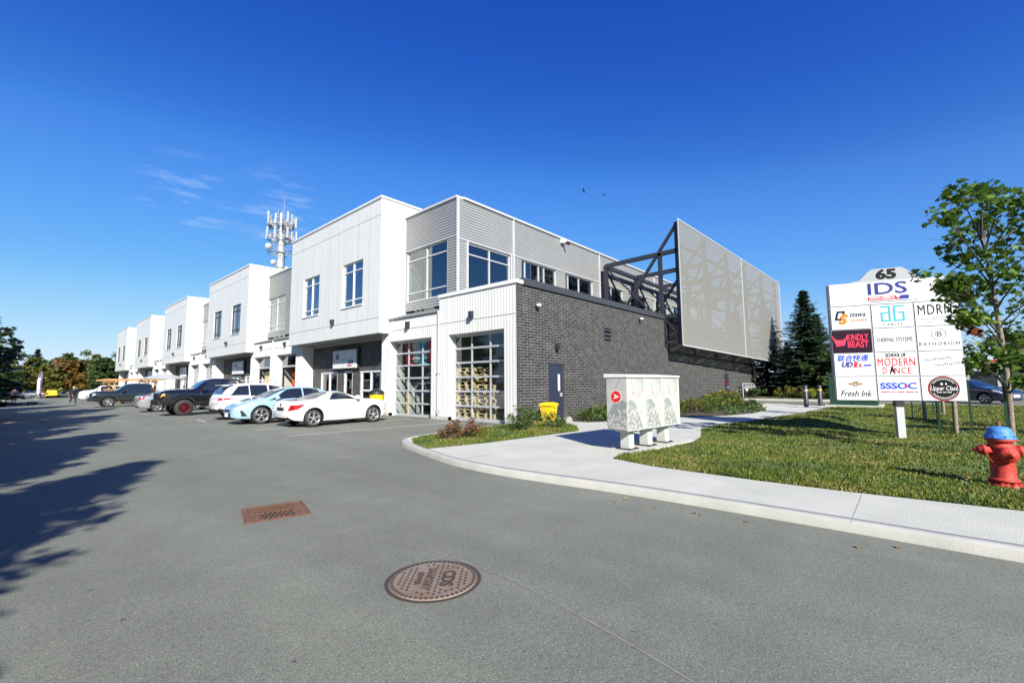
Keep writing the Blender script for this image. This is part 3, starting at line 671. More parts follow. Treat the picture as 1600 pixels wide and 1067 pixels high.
# ---- the five projecting white boxes and the bays between them
IDSB=None
def white_box(k):
    o=18.0*k; y0,y1=18.3+o,28.6+o; x=11.2; zb,zt=3.86,10.42
    W=[(19.9+o,21.95+o,5.42,7.72),(24.65+o,26.7+o,5.42,7.72)]
    mb=MB()
    flat_wall(mb,'x',x,y0,y1,4.60,9.58,W,dep=.16); flat_wall(mb,'x',x,y0,y1,9.60,zt); flat_wall(mb,'x',x,y0,y1,zb,4.58)
    quad(mb,'x',x,y0,y1,4.57,4.61,1,.02); quad(mb,'x',x,y0,y1,9.57,9.61,1,.02)
    # batten seams between the panels
    for i in range(1,10):
        u=y0+(y1-y0)*i/10
        segs=[(4.61,9.57)]
        for q in W:
            if q[0]<u<q[1]: segs=[(4.61,q[2]),(q[3],9.57)]
        for a,b in segs: quad(mb,'x',x,u-.009,u+.009,a,b,1,-.003)
    # the side facing the camera: finely ribbed
    ribbed(mb,'y',y0,x,13.9,9.6,zt,[],horiz=False,pitch=.17,amp=.008,duty=.8,sl=.05)
    ribbed(mb,'y',y0,x,13.9,4.6,9.58,[],horiz=False,pitch=.17,amp=.008,duty=.8,sl=.05)
    ribbed(mb,'y',y0,x,11.75,zb,4.58,[],horiz=False,pitch=.17,amp=.008,duty=.8,sl=.05)
    quad(mb,'y',y0,x,13.9,4.57,4.61,1,.02); quad(mb,'y',y0,x,13.9,9.57,9.61,1,.02)
    mb.box((x-.015,y0-.015,zb),(x+.035,y0+.035,zt)); 
    mb.add([(x,y1,zb),(13.9,y1,zb),(13.9,y1,zt),(x,y1,zt),(13.9,y0,zt),(13.9,y0,9)],[(0,3,2,1)]); mb.add([(13.9,y0,9),(13.9,y1,9),(13.9,y1,zt),(13.9,y0,zt)],[(0,1,2,3)])
    mb.add([(x,y0,zt-.1),(13.9,y0,zt-.1),(13.9,y1,zt-.1),(x,y1,zt-.1)],[(0,1,2,3)])
    bp(mb,'white_box',['white_siding','mast_grey'])
    c=MB(); c.box((x-.05,y0-.05,zt),(x+.3,y1+.05,zt+.09)); c.box((x+.3,y0-.05,zt),(13.95,y0+.25,zt+.09)); c.box((x-.03,y0-.03,zt-.05),(x+.2,y1+.03,zt-.003),1)
    bp(c,'roof_cap',['white_trim','grey_trim'])
    s=MB(); s.box((x+.02,y0+.02,zb-.0),(12.5,y1-.02,zb+.1)); bp(s,'soffit','grey_siding')
    for i,q in enumerate(W): 
        window('x',x,*q,(.5,),(.15,.80),dep=.1,gm='win_blue',fm='white_trim' if k==0 else 'dark_cap')
        sl=MB(); bxa(sl,'x',x,q[0]-.05,q[1]+.05,q[2]-.05,q[2]+.0,-.05,.05); bp(sl,'sill','white_trim')
    if k==0:   # blinds drawn behind the left-hand window
        b=MB()
        for j in range(11): bxa(b,'x',x,24.7,26.65,5.85+j*.17,5.96+j*.17,.22,.225)
        bp(b,'blind','white_trim')
    wall_lamp('x',x,y0+4.5,4.78,1.1)
    # recess below
    r0,r1=18.93+o,27.9+o; xr=12.45
    if k==0: ops=[(20.11,22.14,.05,2.2),(22.95,23.95,.02,2.2),(24.68,26.82,.02,2.2)]
    else: ops=[(20.4+o,22.3+o,.05,2.2),(23.2+o,25.4+o,.02,2.2)]
    m=MB(); flat_wall(m,'x',xr,r0,r1,-.3,zb,ops,dep=.2); bp(m,'brick_wall','brick_warm')
    for q in ops:
        wd=q[1]-q[0]
        window('x',xr,*q,(.5,) if wd>1.5 else (),(.5,) if q[2]>.03 else (.14,),dep=.08,gm='win_glass',fm='white_trim',fr=.11,mull=.09)
    m=MB()
    for (yy,sgn) in ((r0,1),(r1,-1)):
        mm=MB(); ribbed(mm,'y',yy,11.75,xr,.1,zb,[],horiz=False,pitch=.15,amp=.018,duty=.72,sl=.06); bp(mm,'return_wall','white_siding')
    if k<5: ribbed(m,'x',11.75,r1,28.6+o,.12,zb,[],horiz=False,pitch=.15,amp=.018,duty=.72,sl=.06)
    m.box((11.76,r1+.004,-.3),(12.44,r1+.3,.11)); bp(m,'wall','white_siding')
    # wall sign of four tenant plates
    sg=MB(); y0s,y1s,z0s,z1s=22.29+o,24.9+o,2.36,3.37
    bxa(sg,'x',xr,y0s-.15,y1s+.15,z0s-.04,z1s+.12,-.14,-.05,1)
    bxa(sg,'x',xr,y0s,y1s,z0s,z1s,-.20,-.142,0); bxa(sg,'x',xr,(y0s+y1s)/2-.012,(y0s+y1s)/2+.012,z0s+.01,z1s-.01,-.206,-.2,2); bxa(sg,'x',xr,y0s+.01,y1s-.01,(z0s+z1s)/2-.012,(z0s+z1s)/2+.012,-.207,-.2,2)
    return bp(sg,'sign_panel',['white_trim','dark_metal','mast_grey'])
signs=[white_box(k) for k in range(5)]
for k in range(1,6):
    o=18.0*k; 
    if k==5: continue
    front_lower(28.6+o-18,36.93+o-18,4.56,[(28.83+o-18,31.97+o-18),(33.09+o-18,36.26+o-18)])
    ledge(28.6+o-18,36.3+o-18); grey_front(28.6+o-18,36.35+o-18,(33.1+o-18,36.2+o-18))
    wall_lamp('x',11.75,30.5+o-18,4.13); wall_lamp('x',11.75,34.7+o-18,4.13)
    m=MB(); m.tube([(11.70,32.56+o-18,4.5),(11.70,32.56+o-18,.3)],.04,8); bp(m,'downpipe','white_trim')
    # doors: header and a glazed upper panel, mostly rolled open further along
    for a,b in ((28.83,31.97),(33.09,36.26)):
        a+=o-18; b+=o-18
        if k>=2: garage(a,b)
        else:
            m=MB(); bxa(m,'x',12.1,a,b,2.75,GH,.0,.05); 
            for j in range(1,3): bxa(m,'x',12.1,a+(b-a)*j/3-.03,a+(b-a)*j/3+.03,2.8,GH-.05,-.01,.06)
            m2=MB(); bxa(m2,'x',12.1,a,a+.08,0,GH,-.02,.06); bxa(m2,'x',12.1,b-.08,b,0,GH,-.02,.06); bxa(m2,'x',12.1,a+.08,b-.08,2.62,2.75,-.02,.06); bxa(m2,'x',12.1,a+.08,b-.08,GH-.1,GH,-.02,.06)
            oo=bp(m2,'garage_door','alu'); g=MB(); quad(g,'x',12.1,a+.05,b-.05,2.7,GH-.05,0,.02); bp(g,'glass','win_glass',oo)
# lettering on a wall sign: text lies in the plane facing -x, reading towards -y
def wall_text(mb,txt,yc,zc,size,x,m=0,bold=0,shear=0,xs=1,spacing=1):
    vs,fs=mesh_text(txt,size,bold,shear,xs=xs,spacing=spacing)
    mb.add([(x,yc-v[0],zc+v[1]) for v in vs],fs,m)
mat('ink_navy',(.03,.04,.20),.5,spec=.1); mat('ink_red',(.55,.02,.02),.5,spec=.1); mat('ink_black',(.01,.01,.01),.5,spec=.1); mat('ink_teal',(.05,.36,.45),.5,spec=.1)
mat('ink_orange',(.75,.20,.02),.5,spec=.1); mat('ink_grey',(.10,.10,.11),.5,spec=.1); mat('ink_pink',(.75,.05,.10),.5,spec=.1); mat('panel_dark',(.02,.008,.02),.5,spec=.1); mat('ink_gold',(.22,.12,.03),.5,spec=.1); mat('ink_blue',(.02,.07,.50),.5,spec=.1)
t=MB(); xx=12.45-.212
wall_text(t,'IDS',22.85,2.68,.26,xx,0,.008,xs=1.5); bxa(t,'x',12.45,22.72,23.2,2.47,2.54,-.2125,-.209,1)
for (y,z,mm) in ((24.35,3.2,0),(24.5,3.08,0),(24.2,3.08,0),(24.35,3.05,1),(24.45,2.95,0),(24.25,2.95,0)): 
    bxa(t,'x',12.45,y-.06,y+.06,z-.055,z+.05,-.212,-.209,mm)
bxa(t,'x',12.45,24.2,24.5,2.90,2.915,-.212,-.209,1)
bp(t,'lettering',['ink_navy','ink_red'],signs[0])
for k in (1,2):
    t=MB(); o=18*k
    for i in range(5): bxa(t,'x',12.45,23.7+o,24.6+o-.1*i,3.15-.05*i,3.17-.05*i,-.212,-.209,0)
    for i in range(3): bxa(t,'x',12.45,22.5+o,23.1+o-.1*i,2.75-.05*i,2.77-.05*i,-.212,-.209,0)
    bp(t,'lettering',['ink_navy'],signs[k])

# ---- steel frames and perforated screen on the side wall
SC=[(24.5,9.17),(48.0,8.58)]; ZB=(3.48,3.04); ZT=(10.68,10.74)
def ys(x): return 9.17+(8.58-9.17)*(x-24.5)/23.5
def zs_(x,t): z=ZT if t else ZB; return z[0]+(z[1]-z[0])*(x-24.5)/23.5
mb=MB(); n=62
for i in range(n):                                   # folded louvre-like ribs, real relief
    t0,t1=i/n,(i+.55)/n; t2=(i+1)/n
    for (xa,xb) in ((24.5,36.2),(36.24,48.0)):
        L=lambda x,t,d:(x,ys(x)-d,zs_(x,0)+(zs_(x,1)-zs_(x,0))*t)
        mb.add([L(xa,t0,0),L(xb,t0,0),L(xb,t1,.035),L(xa,t1,.035),L(xb,t2-.002,0),L(xa,t2-.002,0)],[(0,1,2,3),(3,2,4,5)])
scr=bp(mb,'perforated_screen','perforated',label='tall perforated metal screen standing off the brick side wall')
mb=MB()
for x in (24.5,36.22,48.0):
    mb.bar((x,ys(x)-.045,zs_(x,0)),(x,ys(x)-.045,zs_(x,1)),.05,.03)
for t in (0,1): mb.bar((24.5,ys(24.5)-.03,zs_(24.5,t)),(48.0,ys(48)-.03,zs_(48,t)),.06,.06)
bp(mb,'screen_trim','grey_trim',scr)
mat('beam',(.022,.024,.032),.45,noise=(4,.15))
FX=[24.75,29.0,33.3,37.6,42.4,47.0]
for i,x in enumerate(FX):
    mb=MB(); yo=ys(x)+.16; top=zs_(x,1)-.08; bot=zs_(x,0)+.1; bz=8.85 if True else 0
    on=x<43.5
    mb.bar((x,yo,bot),(x,yo,top),.2,.2)                          # outer post behind the screen
    yb=10.36 if on else yo+1.0
    mb.bar((x,yb,4.8 if on else 3.2),(x,yb,8.95),.2,.2)            # post on the brick parapet
    if on: mb.bar((x,13.95,4.72),(x,13.95,8.85),.22,.22)         # rear post on the flat roof
    mb.bar((x,13.95 if on else yb,8.85),(x,yo,8.95),.2,.24)
    mb.bar((x,yb,7.75),(x,yo,7.8),.14,.16)
    mb.bar((x,yb,5.2),(x,yo,5.2),.16,.2)
    mb.bar((x,10.2 if on else yb,3.7),(x,yo,3.7),.12,.14); mb.bar((x,10.2 if on else yb,3.55),(x,10.2 if on else yb,5.0),.12,.12)
    if on: mb.bar((x,13.6,4.75),(x,yo,top-.1),.15,.15)
    mb.bar((x,10.2 if on else yb,5.1),(x,yo,3.9),.08,.08)
    if on: mb.bar((x+.02,13.9,8.7),(x+.02,10.5,5.0),.09,.09)
    bp(mb,'support_frame','beam')
mb=MB()
mb.bar((24.75,13.95,8.8),(42.4,13.95,8.8),.2,.22)
for z in (6.2,7.7,9.3): mb.bar((24.6,ys(24.6)+.1,z),(47.9,ys(47.9)+.1,z),.09,.12)
for a,b in zip(FX[:-1],FX[1:]):
    if b<43.5:
        mb.bar((a,13.95,8.7),(b,13.95,4.8),.09,.09)
        mb.bar((a,13.95,8.7),((a+b)/2-1.0,13.95,4.8),.07,.07)
    mb.bar((a,ys(a)+.2,5.3),(b,ys(b)+.2,zs_(b,1)-1.5),.11,.11); mb.bar((a,ys(a)+.2,3.8),(b,ys(b)+.2,3.8),.12,.12)
    mb.bar((a,ys(a)+.2,zs_(a,1)-.8),((a+b)/2,ys(a)+.2,6.3),.09,.09)
bp(mb,'cross_bracing','beam')
# ============================================================ VEHICLES
def pchip(xs, ys, x):
    xs=np.asarray(xs,float); ys=np.asarray(ys,float); h=np.diff(xs); d=np.diff(ys)/h; m=np.zeros_like(ys)
    for i in range(1,len(xs)-1):
        if d[i-1]*d[i]>0: w1=2*h[i]+h[i-1]; w2=h[i]+2*h[i-1]; m[i]=(w1+w2)/(w1/d[i-1]+w2/d[i])
    m[0]=d[0]; m[-1]=d[-1]
    i=int(np.clip(np.searchsorted(xs,x)-1,0,len(h)-1)); t=(x-xs[i])/h[i]; t=min(max(t,0),1)
    return float((1+2*t)*(1-t)**2*ys[i]+t*(1-t)**2*h[i]*m[i]+t*t*(3-2*t)*ys[i+1]+t*t*(t-1)*h[i]*m[i+1])
class Car:
    """nose towards +x, x=0 is the rear bumper, y=0 the centre line, z=0 the ground"""
    def __init__(s, L, W, top, belt, under, roofw, plan, axles, wr, paint, well=.055):
        s.L,s.W,s.top,s.belt,s.under,s.roofw,s.plan=L,W,top,belt,under,roofw,plan
        s.ax=axles; s.wr=wr; s.paint=paint; s.well=well
        s.gm=max(b[1] for b in top)-pchip(*zip(*belt),L*.5)
    def sec(s,x):
        f=lambda prof: pchip([p[0] for p in prof],[p[1] for p in prof],x)
        t,sh,b=f(s.top),f(s.belt),f(s.under); w=f(s.plan)*s.W/2
        sh=min(sh,t-.02); g=t-sh; k=min(1,max(0,g/s.gm)); k=k*k*(3-2*k) if k<1 else 1
        wr=.88*w*(1-k)+s.roofw*k
        wr=min(wr,.9*w); H=sh-b
        q=[(0,b),(.82*w,b),(.92*w,b+.03),(.965*w,b+.10*H+.03),(.985*w,b+.35*H),(1.0*w,b+.60*H),(.992*w,b+.80*H),(.965*w,sh-.035*H),(.94*w,sh+.01*g)]
        a=q[-1]; e=(wr,sh+.86*g)
        q+= [(a[0]+(e[0]-a[0])*.5+.015*k,a[1]+(e[1]-a[1])*.5), e, (wr-.07*k-.02,sh+.955*g),(wr*.6,sh+.992*g),(0,t)]
        return q
    def P(s,x,p,off=0):
        q=s.sec(x); i=min(int(p),len(q)-2); f=p-i; y=q[i][0]+(q[i+1][0]-q[i][0])*f; z=q[i][1]+(q[i+1][1]-q[i][1])*f
        if off:
            e=.02; x2=min(x+e,s.L); x1=max(x-e,0); A=Vector(s.P(x2,p))-Vector(s.P(x1,p)); p2=min(p+.1,13);p1=max(p-.1,0)
            B=Vector(s.P(x,p2))-Vector(s.P(x,p1)); n=A.cross(B)
            if n.length<1e-9: return (x,y,z)
            n.normalize()
            if n.y<0 and p<10: n=-n
            if n.z<0 and p>=10: n=-n
            v=Vector((x,y,z))+n*off; return tuple(v)
        return (x,y,z)
    def body(s, parent, trims=()):
        L=s.L; xs=sorted(set([0,.03,.08,.16]+[L*i/56 for i in range(1,56)]+[L-.16,L-.08,L-.03,L])); xs=[x for x in xs]
        bm=bmesh.new(); rows=[]
        for x in xs:
            q=s.sec(x); pts=[(x,y,z) for y,z in q]+[(x,-y,z) for y,z in q[-2:0:-1]]
            rows.append([bm.verts.new(p) for p in pts])
        n=len(rows[0])
        for a,b in zip(rows[:-1],rows[1:]):
            for j in range(n):
                bm.faces.new((a[j],a[(j+1)%n],b[(j+1)%n],b[j]))
        bm.faces.new(rows[0][::-1]); bm.faces.new(rows[-1])
        bmesh.ops.recalc_face_normals(bm, faces=bm.faces)
        me=bpy.data.meshes.new('body'); bm.to_mesh(me); bm.free()
        o=bpy.data.objects.new('body',me); COL.objects.link(o)
        # wheel arches are cut out of the shell
        cb=MB()
        for ax in s.ax:
            for sg in (-1,1):
                y0=sg*(s.W/2-.30); y1=sg*(s.W/2+.2); r=s.wr+s.well
                cb.lathe([(r,min(y0,y1)),(r,max(y0,y1))],32,0,(ax,0,s.wr+.02),'y',False)
        c=cb.build('cutter',[],None,fixn=True) if False else None
        me2=bpy.data.meshes.new('cutter'); me2.from_pydata(cb.v,[],cb.f); c=bpy.data.objects.new('cutter',me2); COL.objects.link(c)
        bb=bmesh.new(); bb.from_mesh(me2); bmesh.ops.recalc_face_normals(bb,faces=bb.faces); bb.to_mesh(me2); bb.free()
        md=o.modifiers.new('arches','BOOLEAN'); md.object=c; md.operation='DIFFERENCE'; md.solver='EXACT'
        dg=bpy.context.evaluated_depsgraph_get(); nm=bpy.data.meshes.new_from_object(o.evaluated_get(dg))
        o.modifiers.clear(); o.data=nm; nm.name='body'; bpy.data.objects.remove(c)
        nm.materials.clear(); nm.materials.append(MAT[s.paint]); nm.materials.append(MAT['car_well']); nm.materials.append(MAT['car_trim'])
        for p in nm.polygons:
            cx,cy,cz=p.center; p.use_smooth=True; p.material_index=0
            for ax in s.ax:
                if math.hypot(cx-ax,cz-(s.wr+.02))<s.wr+s.well+.0005 and abs(cy)<s.W/2+.1 and (abs(p.normal.x)>.02 or abs(p.normal.z)>.02 or abs(cy)<s.W/2-.25):
                    if math.hypot(cx-ax,cz-(s.wr+.02))<s.wr+s.well-.02 and abs(cy)>s.W/2-.28: continue
                    p.material_index=1; p.use_smooth=False
            if cz<pchip(*zip(*s.under),cx)+.02: p.material_index=1
            if len(p.vertices)>20: p.use_smooth=False
        try: nm.set_sharp_from_angle(angle=R(38))
        except Exception: pass
        o.parent=parent; s.o=o; return o
    def patch(s, xb0,xb1,xt0,xt1,p0,p1, side=1, off=.005, nx=10, npn=5, mb=None, m=0):
        mb=mb or MB(); vs=[]
        for j in range(npn+1):
            v=j/npn
            for i in range(nx+1):
                u=i/nx; xa=xb0+(xt0-xb0)*v; xc=xb1+(xt1-xb1)*v
                x,y,z=s.P(xa+(xc-xa)*u,p0+(p1-p0)*v,off); vs.append((x,y*side,z))
        fs=[(j*(nx+1)+i,j*(nx+1)+i+1,(j+1)*(nx+1)+i+1,(j+1)*(nx+1)+i) for j in range(npn) for i in range(nx)]
        if side<0: fs=[f[::-1] for f in fs]
        mb.add(vs,fs,m,True); return mb
    def zpatch(s, root, name, m, c, sides=(1,-1), off=.007, nx=8, nz=4):
        """a lamp or trim laid on the body side; c = four (x, z) corners: lower rear, lower front, upper front, upper rear"""
        for sd in sides:
            mb=MB(); vs=[]
            for j in range(nz+1):
                v=j/nz
                for i in range(nx+1):
                    u=i/nx; x=(c[0][0]*(1-u)+c[1][0]*u)*(1-v)+(c[3][0]*(1-u)+c[2][0]*u)*v; z=(c[0][1]*(1-u)+c[1][1]*u)*(1-v)+(c[3][1]*(1-u)+c[2][1]*u)*v
                    q=s.sec(min(max(x,.004),s.L-.004))[1:9]; y=float(np.interp(z,[a[1] for a in q],[a[0] for a in q])); vs.append((x+(-off if x<s.L/2 else off)*.7,sd*(y+off),z))
            fs=[(j*(nx+1)+i,j*(nx+1)+i+1,(j+1)*(nx+1)+i+1,(j+1)*(nx+1)+i) for j in range(nz) for i in range(nx)]
            mb.add(vs,fs,0,True); mb.build(name,MAT[m],root)
    def windows(s, root, sides, pillars=()):
        for sd in (1,-1):
            for w in sides:
                s.patch(*w,side=sd).build('side_window',MAT['car_glass'],root)
    def screen(s, root, xa, xb, name, k=.93):
        # glass across the car between stations xa and xb
        mb=MB(); vs=[]; nx,ny=8,12
        for i in range(nx+1):
            x=xa+(xb-xa)*i/nx
            for j in range(ny+1):
                u=-1+2*j/ny; p=13-abs(u)*(3.0)*k; q=s.P(x,p,.006); vs.append((q[0],q[1]*(1 if u>=0 else -1),q[2]))
        fs=[(i*(ny+1)+j,i*(ny+1)+j+1,(i+1)*(ny+1)+j+1,(i+1)*(ny+1)+j) for i in range(nx) for j in range(ny)]
        mb.add(vs,fs,0,True); return mb.build(name,MAT['car_glass'],root)
    def wheels(s, root, rimmat='rim', spokes=5, inset=0, tw=.21, rimr=.66, twin=False):
        for ax in s.ax:
            for sd in (1,-1):
                yo=sd*(s.W/2-.035+inset); r=s.wr
                wb=MB(); prof=[(r*rimr,0),(r*.93,-.005),(r*.985,.03),(r,.06),(r,tw-.06),(r*.985,tw-.03),(r*.93,tw),(r*rimr,tw)]
                wb.lathe([(a,b) for a,b in prof],36,0,(0,0,0),'y',True,False)
                if s.wr>.4:
                    for k in range(26):
                        t=k/26*6.283; c,sn=math.cos(t),math.sin(t)
                        wb.bar((r*.965*c,.02,r*.965*sn),(r*1.0*c,.05+.03*(k%2),r*1.0*sn),.05,.03)
                W_=thing_part('wheel',root,(ax,yo,r))
                W_.rotation_euler=(0,0,0 if sd<0 else math.pi)
                ty=wb.build('tyre',MAT['rubber'],W_)
                rb=MB(); R1=r*rimr
                rb.lathe([(R1*1.0,.0),(R1*1.03,-.012),(R1*.95,-.012),(R1*.90,.03),(R1*.86,.12)],32,0,(0,0,0),'y',True,False)
                rb.lathe([(0.001,.1),(R1*.9,.1)],24,1,(0,0,0),'y',False,False)
                rb.lathe([(.001,-.012),(R1*.13,-.010),(R1*.17,.02),(R1*.17,.09)],16,0,(0,0,0),'y',True,False)
                for k in range(spokes):
                    t=k/spokes*6.283+math.pi/2; 
                    for dt in ((-.13,.13) if twin else (0,)):
                        c,sn=math.cos(t),math.sin(t); c2,s2=math.cos(t+dt),math.sin(t+dt); a0=R1*.10; a1=R1*.95
                        ww=R1*(.16 if twin else .26)
                        rb.bar((a0*c,.012,a0*sn),(a1*c2,.022,a1*s2),.035,ww)
                rb.build('rim',[MAT[rimmat],MAT['rim_dark']],W_)
    def mirror(s, root, x, z=None, m=None, sc=1):
        for sd in (1,-1):
            q=s.P(x,8,0); y=q[1]; zz=q[2]+.04
            mb=MB(); mb.lathe([(.001,-.10*sc),(.06*sc,-.085*sc),(.085*sc,-.02*sc),(.085*sc,.05*sc),(.06*sc,.09*sc),(.001,.10*sc)],14,0,(x,sd*(y+.13*sc),zz+.05*sc),'y',True,False)
            mb.bar((x+.02,sd*(y-.03),zz-.02),(x,sd*(y+.1),zz+.02),.05,.03,0); mb.build('side_mirror',MAT[m or s.paint],root)
    def handle(s, root, xs, p=7.0, m=None):
        for sd in (1,-1):
            for x in xs:
                q=s.P(x,p,.012); mb=MB(); mb.tube([(x-.09,sd*(q[1]-.012),q[2]),(x-.06,sd*(q[1]+.01),q[2]),(x+.06,sd*(q[1]+.01),q[2]),(x+.09,sd*(q[1]-.012),q[2])],.014,6); mb.build('door_handle',MAT[m or s.paint],root)
    def seams(s, root, xs, p0=3.2, p1=8.0):
        for sd in (1,-1):
            for x in xs:
                mb=MB(); vs=[]; 
                for j in range(9):
                    p=p0+(p1-p0)*j/8; 
                    for dx in (-.005,.005):
                        q=s.P(x+dx,p,.0025); vs.append((q[0],q[1]*sd,q[2]))
                mb.add(vs,[(2*j,2*j+1,2*j+3,2*j+2) for j in range(8)],0)
                mb.build('door_seam',MAT['car_trim'],root)
    def arch_trim(s, root, width=.06):
        for ax in s.ax:
            for sd in (1,-1):
                mb=MB(); r0=s.wr+s.well-.005; vs=[]
                for k in range(19):
                    t=-.12+(math.pi+.24)*k/18
                    for rr in (r0,r0+width):
                        x=ax+rr*math.cos(t); z=s.wr+.02+rr*math.sin(t)
                        # body half-width at that height
                        q=s.sec(min(max(x,0),s.L)); y=np.interp(z,[a[1] for a in q[1:9]],[a[0] for a in q[1:9]])+.014
                        vs.append((x,sd*y,z))
                mb.add(vs,[(2*k,2*k+1,2*k+3,2*k+2) for k in range(18)],0,True); mb.build('arch_trim',MAT['car_trim'],root)
def thing_part(name,parent,loc):
    """a part that itself has sub-parts: a small hub mesh that carries them"""
    mb=MB(); mb.lathe([(.05,.03),(.05,.12)],10,0,(0,0,0),'y'); o=mb.build(name,MAT['car_well'],parent); o.location=loc; return o
mat('paint_white',(.66,.66,.65),.22,spec=.5,coat=.8)
mat('paint_pale_blue',(.33,.50,.58),.22,metal=.25,coat=1)
mat('paint_black',(.006,.006,.008),.18,spec=.6,coat=1)
mat('paint_dark_green',(.010,.016,.018),.2,coat=1)
mat('paint_silver',(.42,.44,.46),.25,metal=.6,coat=1)
mat('paint_navy',(.012,.02,.045),.2,coat=1)
mat('paint_red',(.35,.01,.015),.2,coat=1)
mat('paint_yellow',(.65,.45,.02),.25,coat=1)
mat('paint_grey',(.10,.11,.12),.25,metal=.4,coat=1)

SCALE=1.0
def vehicle(name,label,cat,car,x,y,rz,group='cars and trucks parked nose or tail out along the building'):
    """x,y is where the REAR BUMPER centre stands; rz turns the nose"""
    root=thing(name,label,cat,(x,y,gz(x,y)),rz,group); car.body(root); root.scale=(SCALE,)*3; return root
# --- white hardtop roadster, tail towards the lot
def roadster(x,y,rz,label):
    L=4.08; c=Car(L,1.79,
      [(0,.62),(.03,.78),(.12,.90),(.35,.945),(.72,.965),(.95,1.03),(1.25,1.145),(1.55,1.235),(1.85,1.27),(2.12,1.235),(2.42,1.115),(2.72,.985),(3.1,.95),(3.5,.905),(3.8,.82),(4.0,.69),(L,.56)],
      [(0,.59),(.12,.86),(.5,.92),(1.3,.935),(2.3,.93),(2.75,.915),(3.2,.89),(3.6,.84),(3.9,.74),(L,.53)],
      [(0,.36),(.15,.25),(.6,.2),(2,.17),(3.4,.18),(3.9,.2),(L,.30)],.50,
      [(0,.70),(.05,.80),(.2,.92),(.6,.985),(1.2,1),(2.8,1),(3.3,.985),(3.7,.92),(3.95,.78),(L,.55)],(.82,3.25),.315,'paint_white')
    r=vehicle('roadster',label,'car',c,x,y,rz)
    c.patch(1.38,2.52,1.68,2.16,8.15,10.1,1,npn=5).build('side_window',MAT['car_glass'],r); c.patch(1.38,2.52,1.68,2.16,8.15,10.1,-1,npn=5).build('side_window',MAT['car_glass'],r)
    c.screen(r,2.18,2.70,'windscreen'); c.screen(r,.84,1.48,'rear_window',.88)
    c.wheels(r,'rim',5,twin=False,rimr=.70); c.mirror(r,2.46); c.handle(r,(1.60,)); c.seams(r,(1.40,2.62))
    for sd in (1,-1):
        c.patch(3.72,3.82,3.72,3.82,4.6,5.0,sd,.006,2,2).build('side_marker',MAT['lamp_amber'],r)
    c.zpatch(r,'tail_light','lamp_red',((.004,.60),(.30,.67),(.50,.83),(.05,.80))); c.zpatch(r,'headlight','lamp_clear',((3.62,.66),(3.92,.60),(3.88,.70),(3.58,.78)))
    mb=MB(); mb.box((-.012,-.26,.60),(.03,.26,.71)); mb.build('licence_plate',MAT['car_trim'],r)
    mb=MB(); mb.lathe([(.035,-.03),(.035,.1)],12,0,(.06,-.45,.27),'x'); mb.lathe([(.035,-.03),(.035,.1)],12,0,(.06,.45,.27),'x'); mb.build('exhaust',MAT['chrome'],r)
    mb=MB(); mb.lathe([(.001,0),(.05,0),(.05,.02)],16,0,(.0,0,.80),'x',False,False); mb.build('emblem',MAT['chrome'],r)
    mb=MB(); mb.box((L-.05,-.35,.42),(L+.012,.35,.56)); mb.build('grille',MAT['car_trim'],r)
    return r
# --- pale blue hatchback, nose towards the lot
def hatch(x,y,rz,label):
    L=4.58; c=Car(L,1.81,
      [(0,.68),(.03,.86),(.12,1.0),(.35,1.06),(.7,1.17),(1.2,1.34),(1.75,1.43),(2.2,1.435),(2.7,1.36),(3.1,1.20),(3.5,1.01),(3.75,.955),(4.1,.86),(4.4,.73),(4.54,.60),(L,.50)],
      [(0,.66),(.12,.93),(.6,.985),(1.5,.97),(2.5,.935),(3.2,.90),(3.6,.885),(4.0,.82),(4.35,.69),(4.5,.58),(L,.46)],
      [(0,.40),(.15,.27),(.6,.21),(2.3,.17),(3.9,.17),(4.4,.20),(L,.27)],.53,
      [(0,.72),(.05,.82),(.25,.94),(.7,.99),(1.4,1),(3.2,1),(3.8,.975),(4.2,.90),(4.42,.79),(4.53,.66),(L,.52)],(.92,3.63),.333,'paint_pale_blue')
    r=vehicle('hatchback',label,'car',c,x,y,rz)
    for sd in (1,-1):
        c.patch(2.06,3.42,2.02,2.62,8.12,10.05,sd,npn=4).build('side_window',MAT['car_glass'],r)
        c.patch(1.12,2.0,1.35,1.96,8.12,10.05,sd,npn=4).build('side_window',MAT['car_glass'],r)
        c.patch(4.12,4.30,4.30,4.36,3.6,5.5,sd,.010,3,3).build('bumper_slot',MAT['car_trim'],r)
        c.patch(.02,.30,.06,.42,6.2,7.6,sd,.008,6,3).build('tail_light',MAT['lamp_red'],r)
    c.zpatch(r,'headlight','lamp_clear',((3.88,.76),(4.50,.58),(4.50,.645),(3.92,.82))); c.zpatch(r,'mudguard_lip','car_trim',((3.2,.20),(4.4,.215),(4.4,.235),(3.2,.23)))
    c.screen(r,2.66,3.50,'windscreen'); c.screen(r,.42,1.15,'rear_window',.86)
    c.wheels(r,'rim',5,twin=True,rimr=.74); c.mirror(r,3.10); c.handle(r,(1.55,2.45)); c.seams(r,(1.35,2.03,3.15))
    mb=MB(); mb.box((L-.06,-.42,.27),(L+.012,.42,.44)); mb.box((L-.05,-.30,.50),(L+.010,.30,.57)); mb.build('grille',MAT['car_trim'],r)
    mb=MB(); mb.box((L+.013,-.16,.30),(L+.03,.16,.44)); mb.build('licence_plate',MAT['plate'],r)
    return r
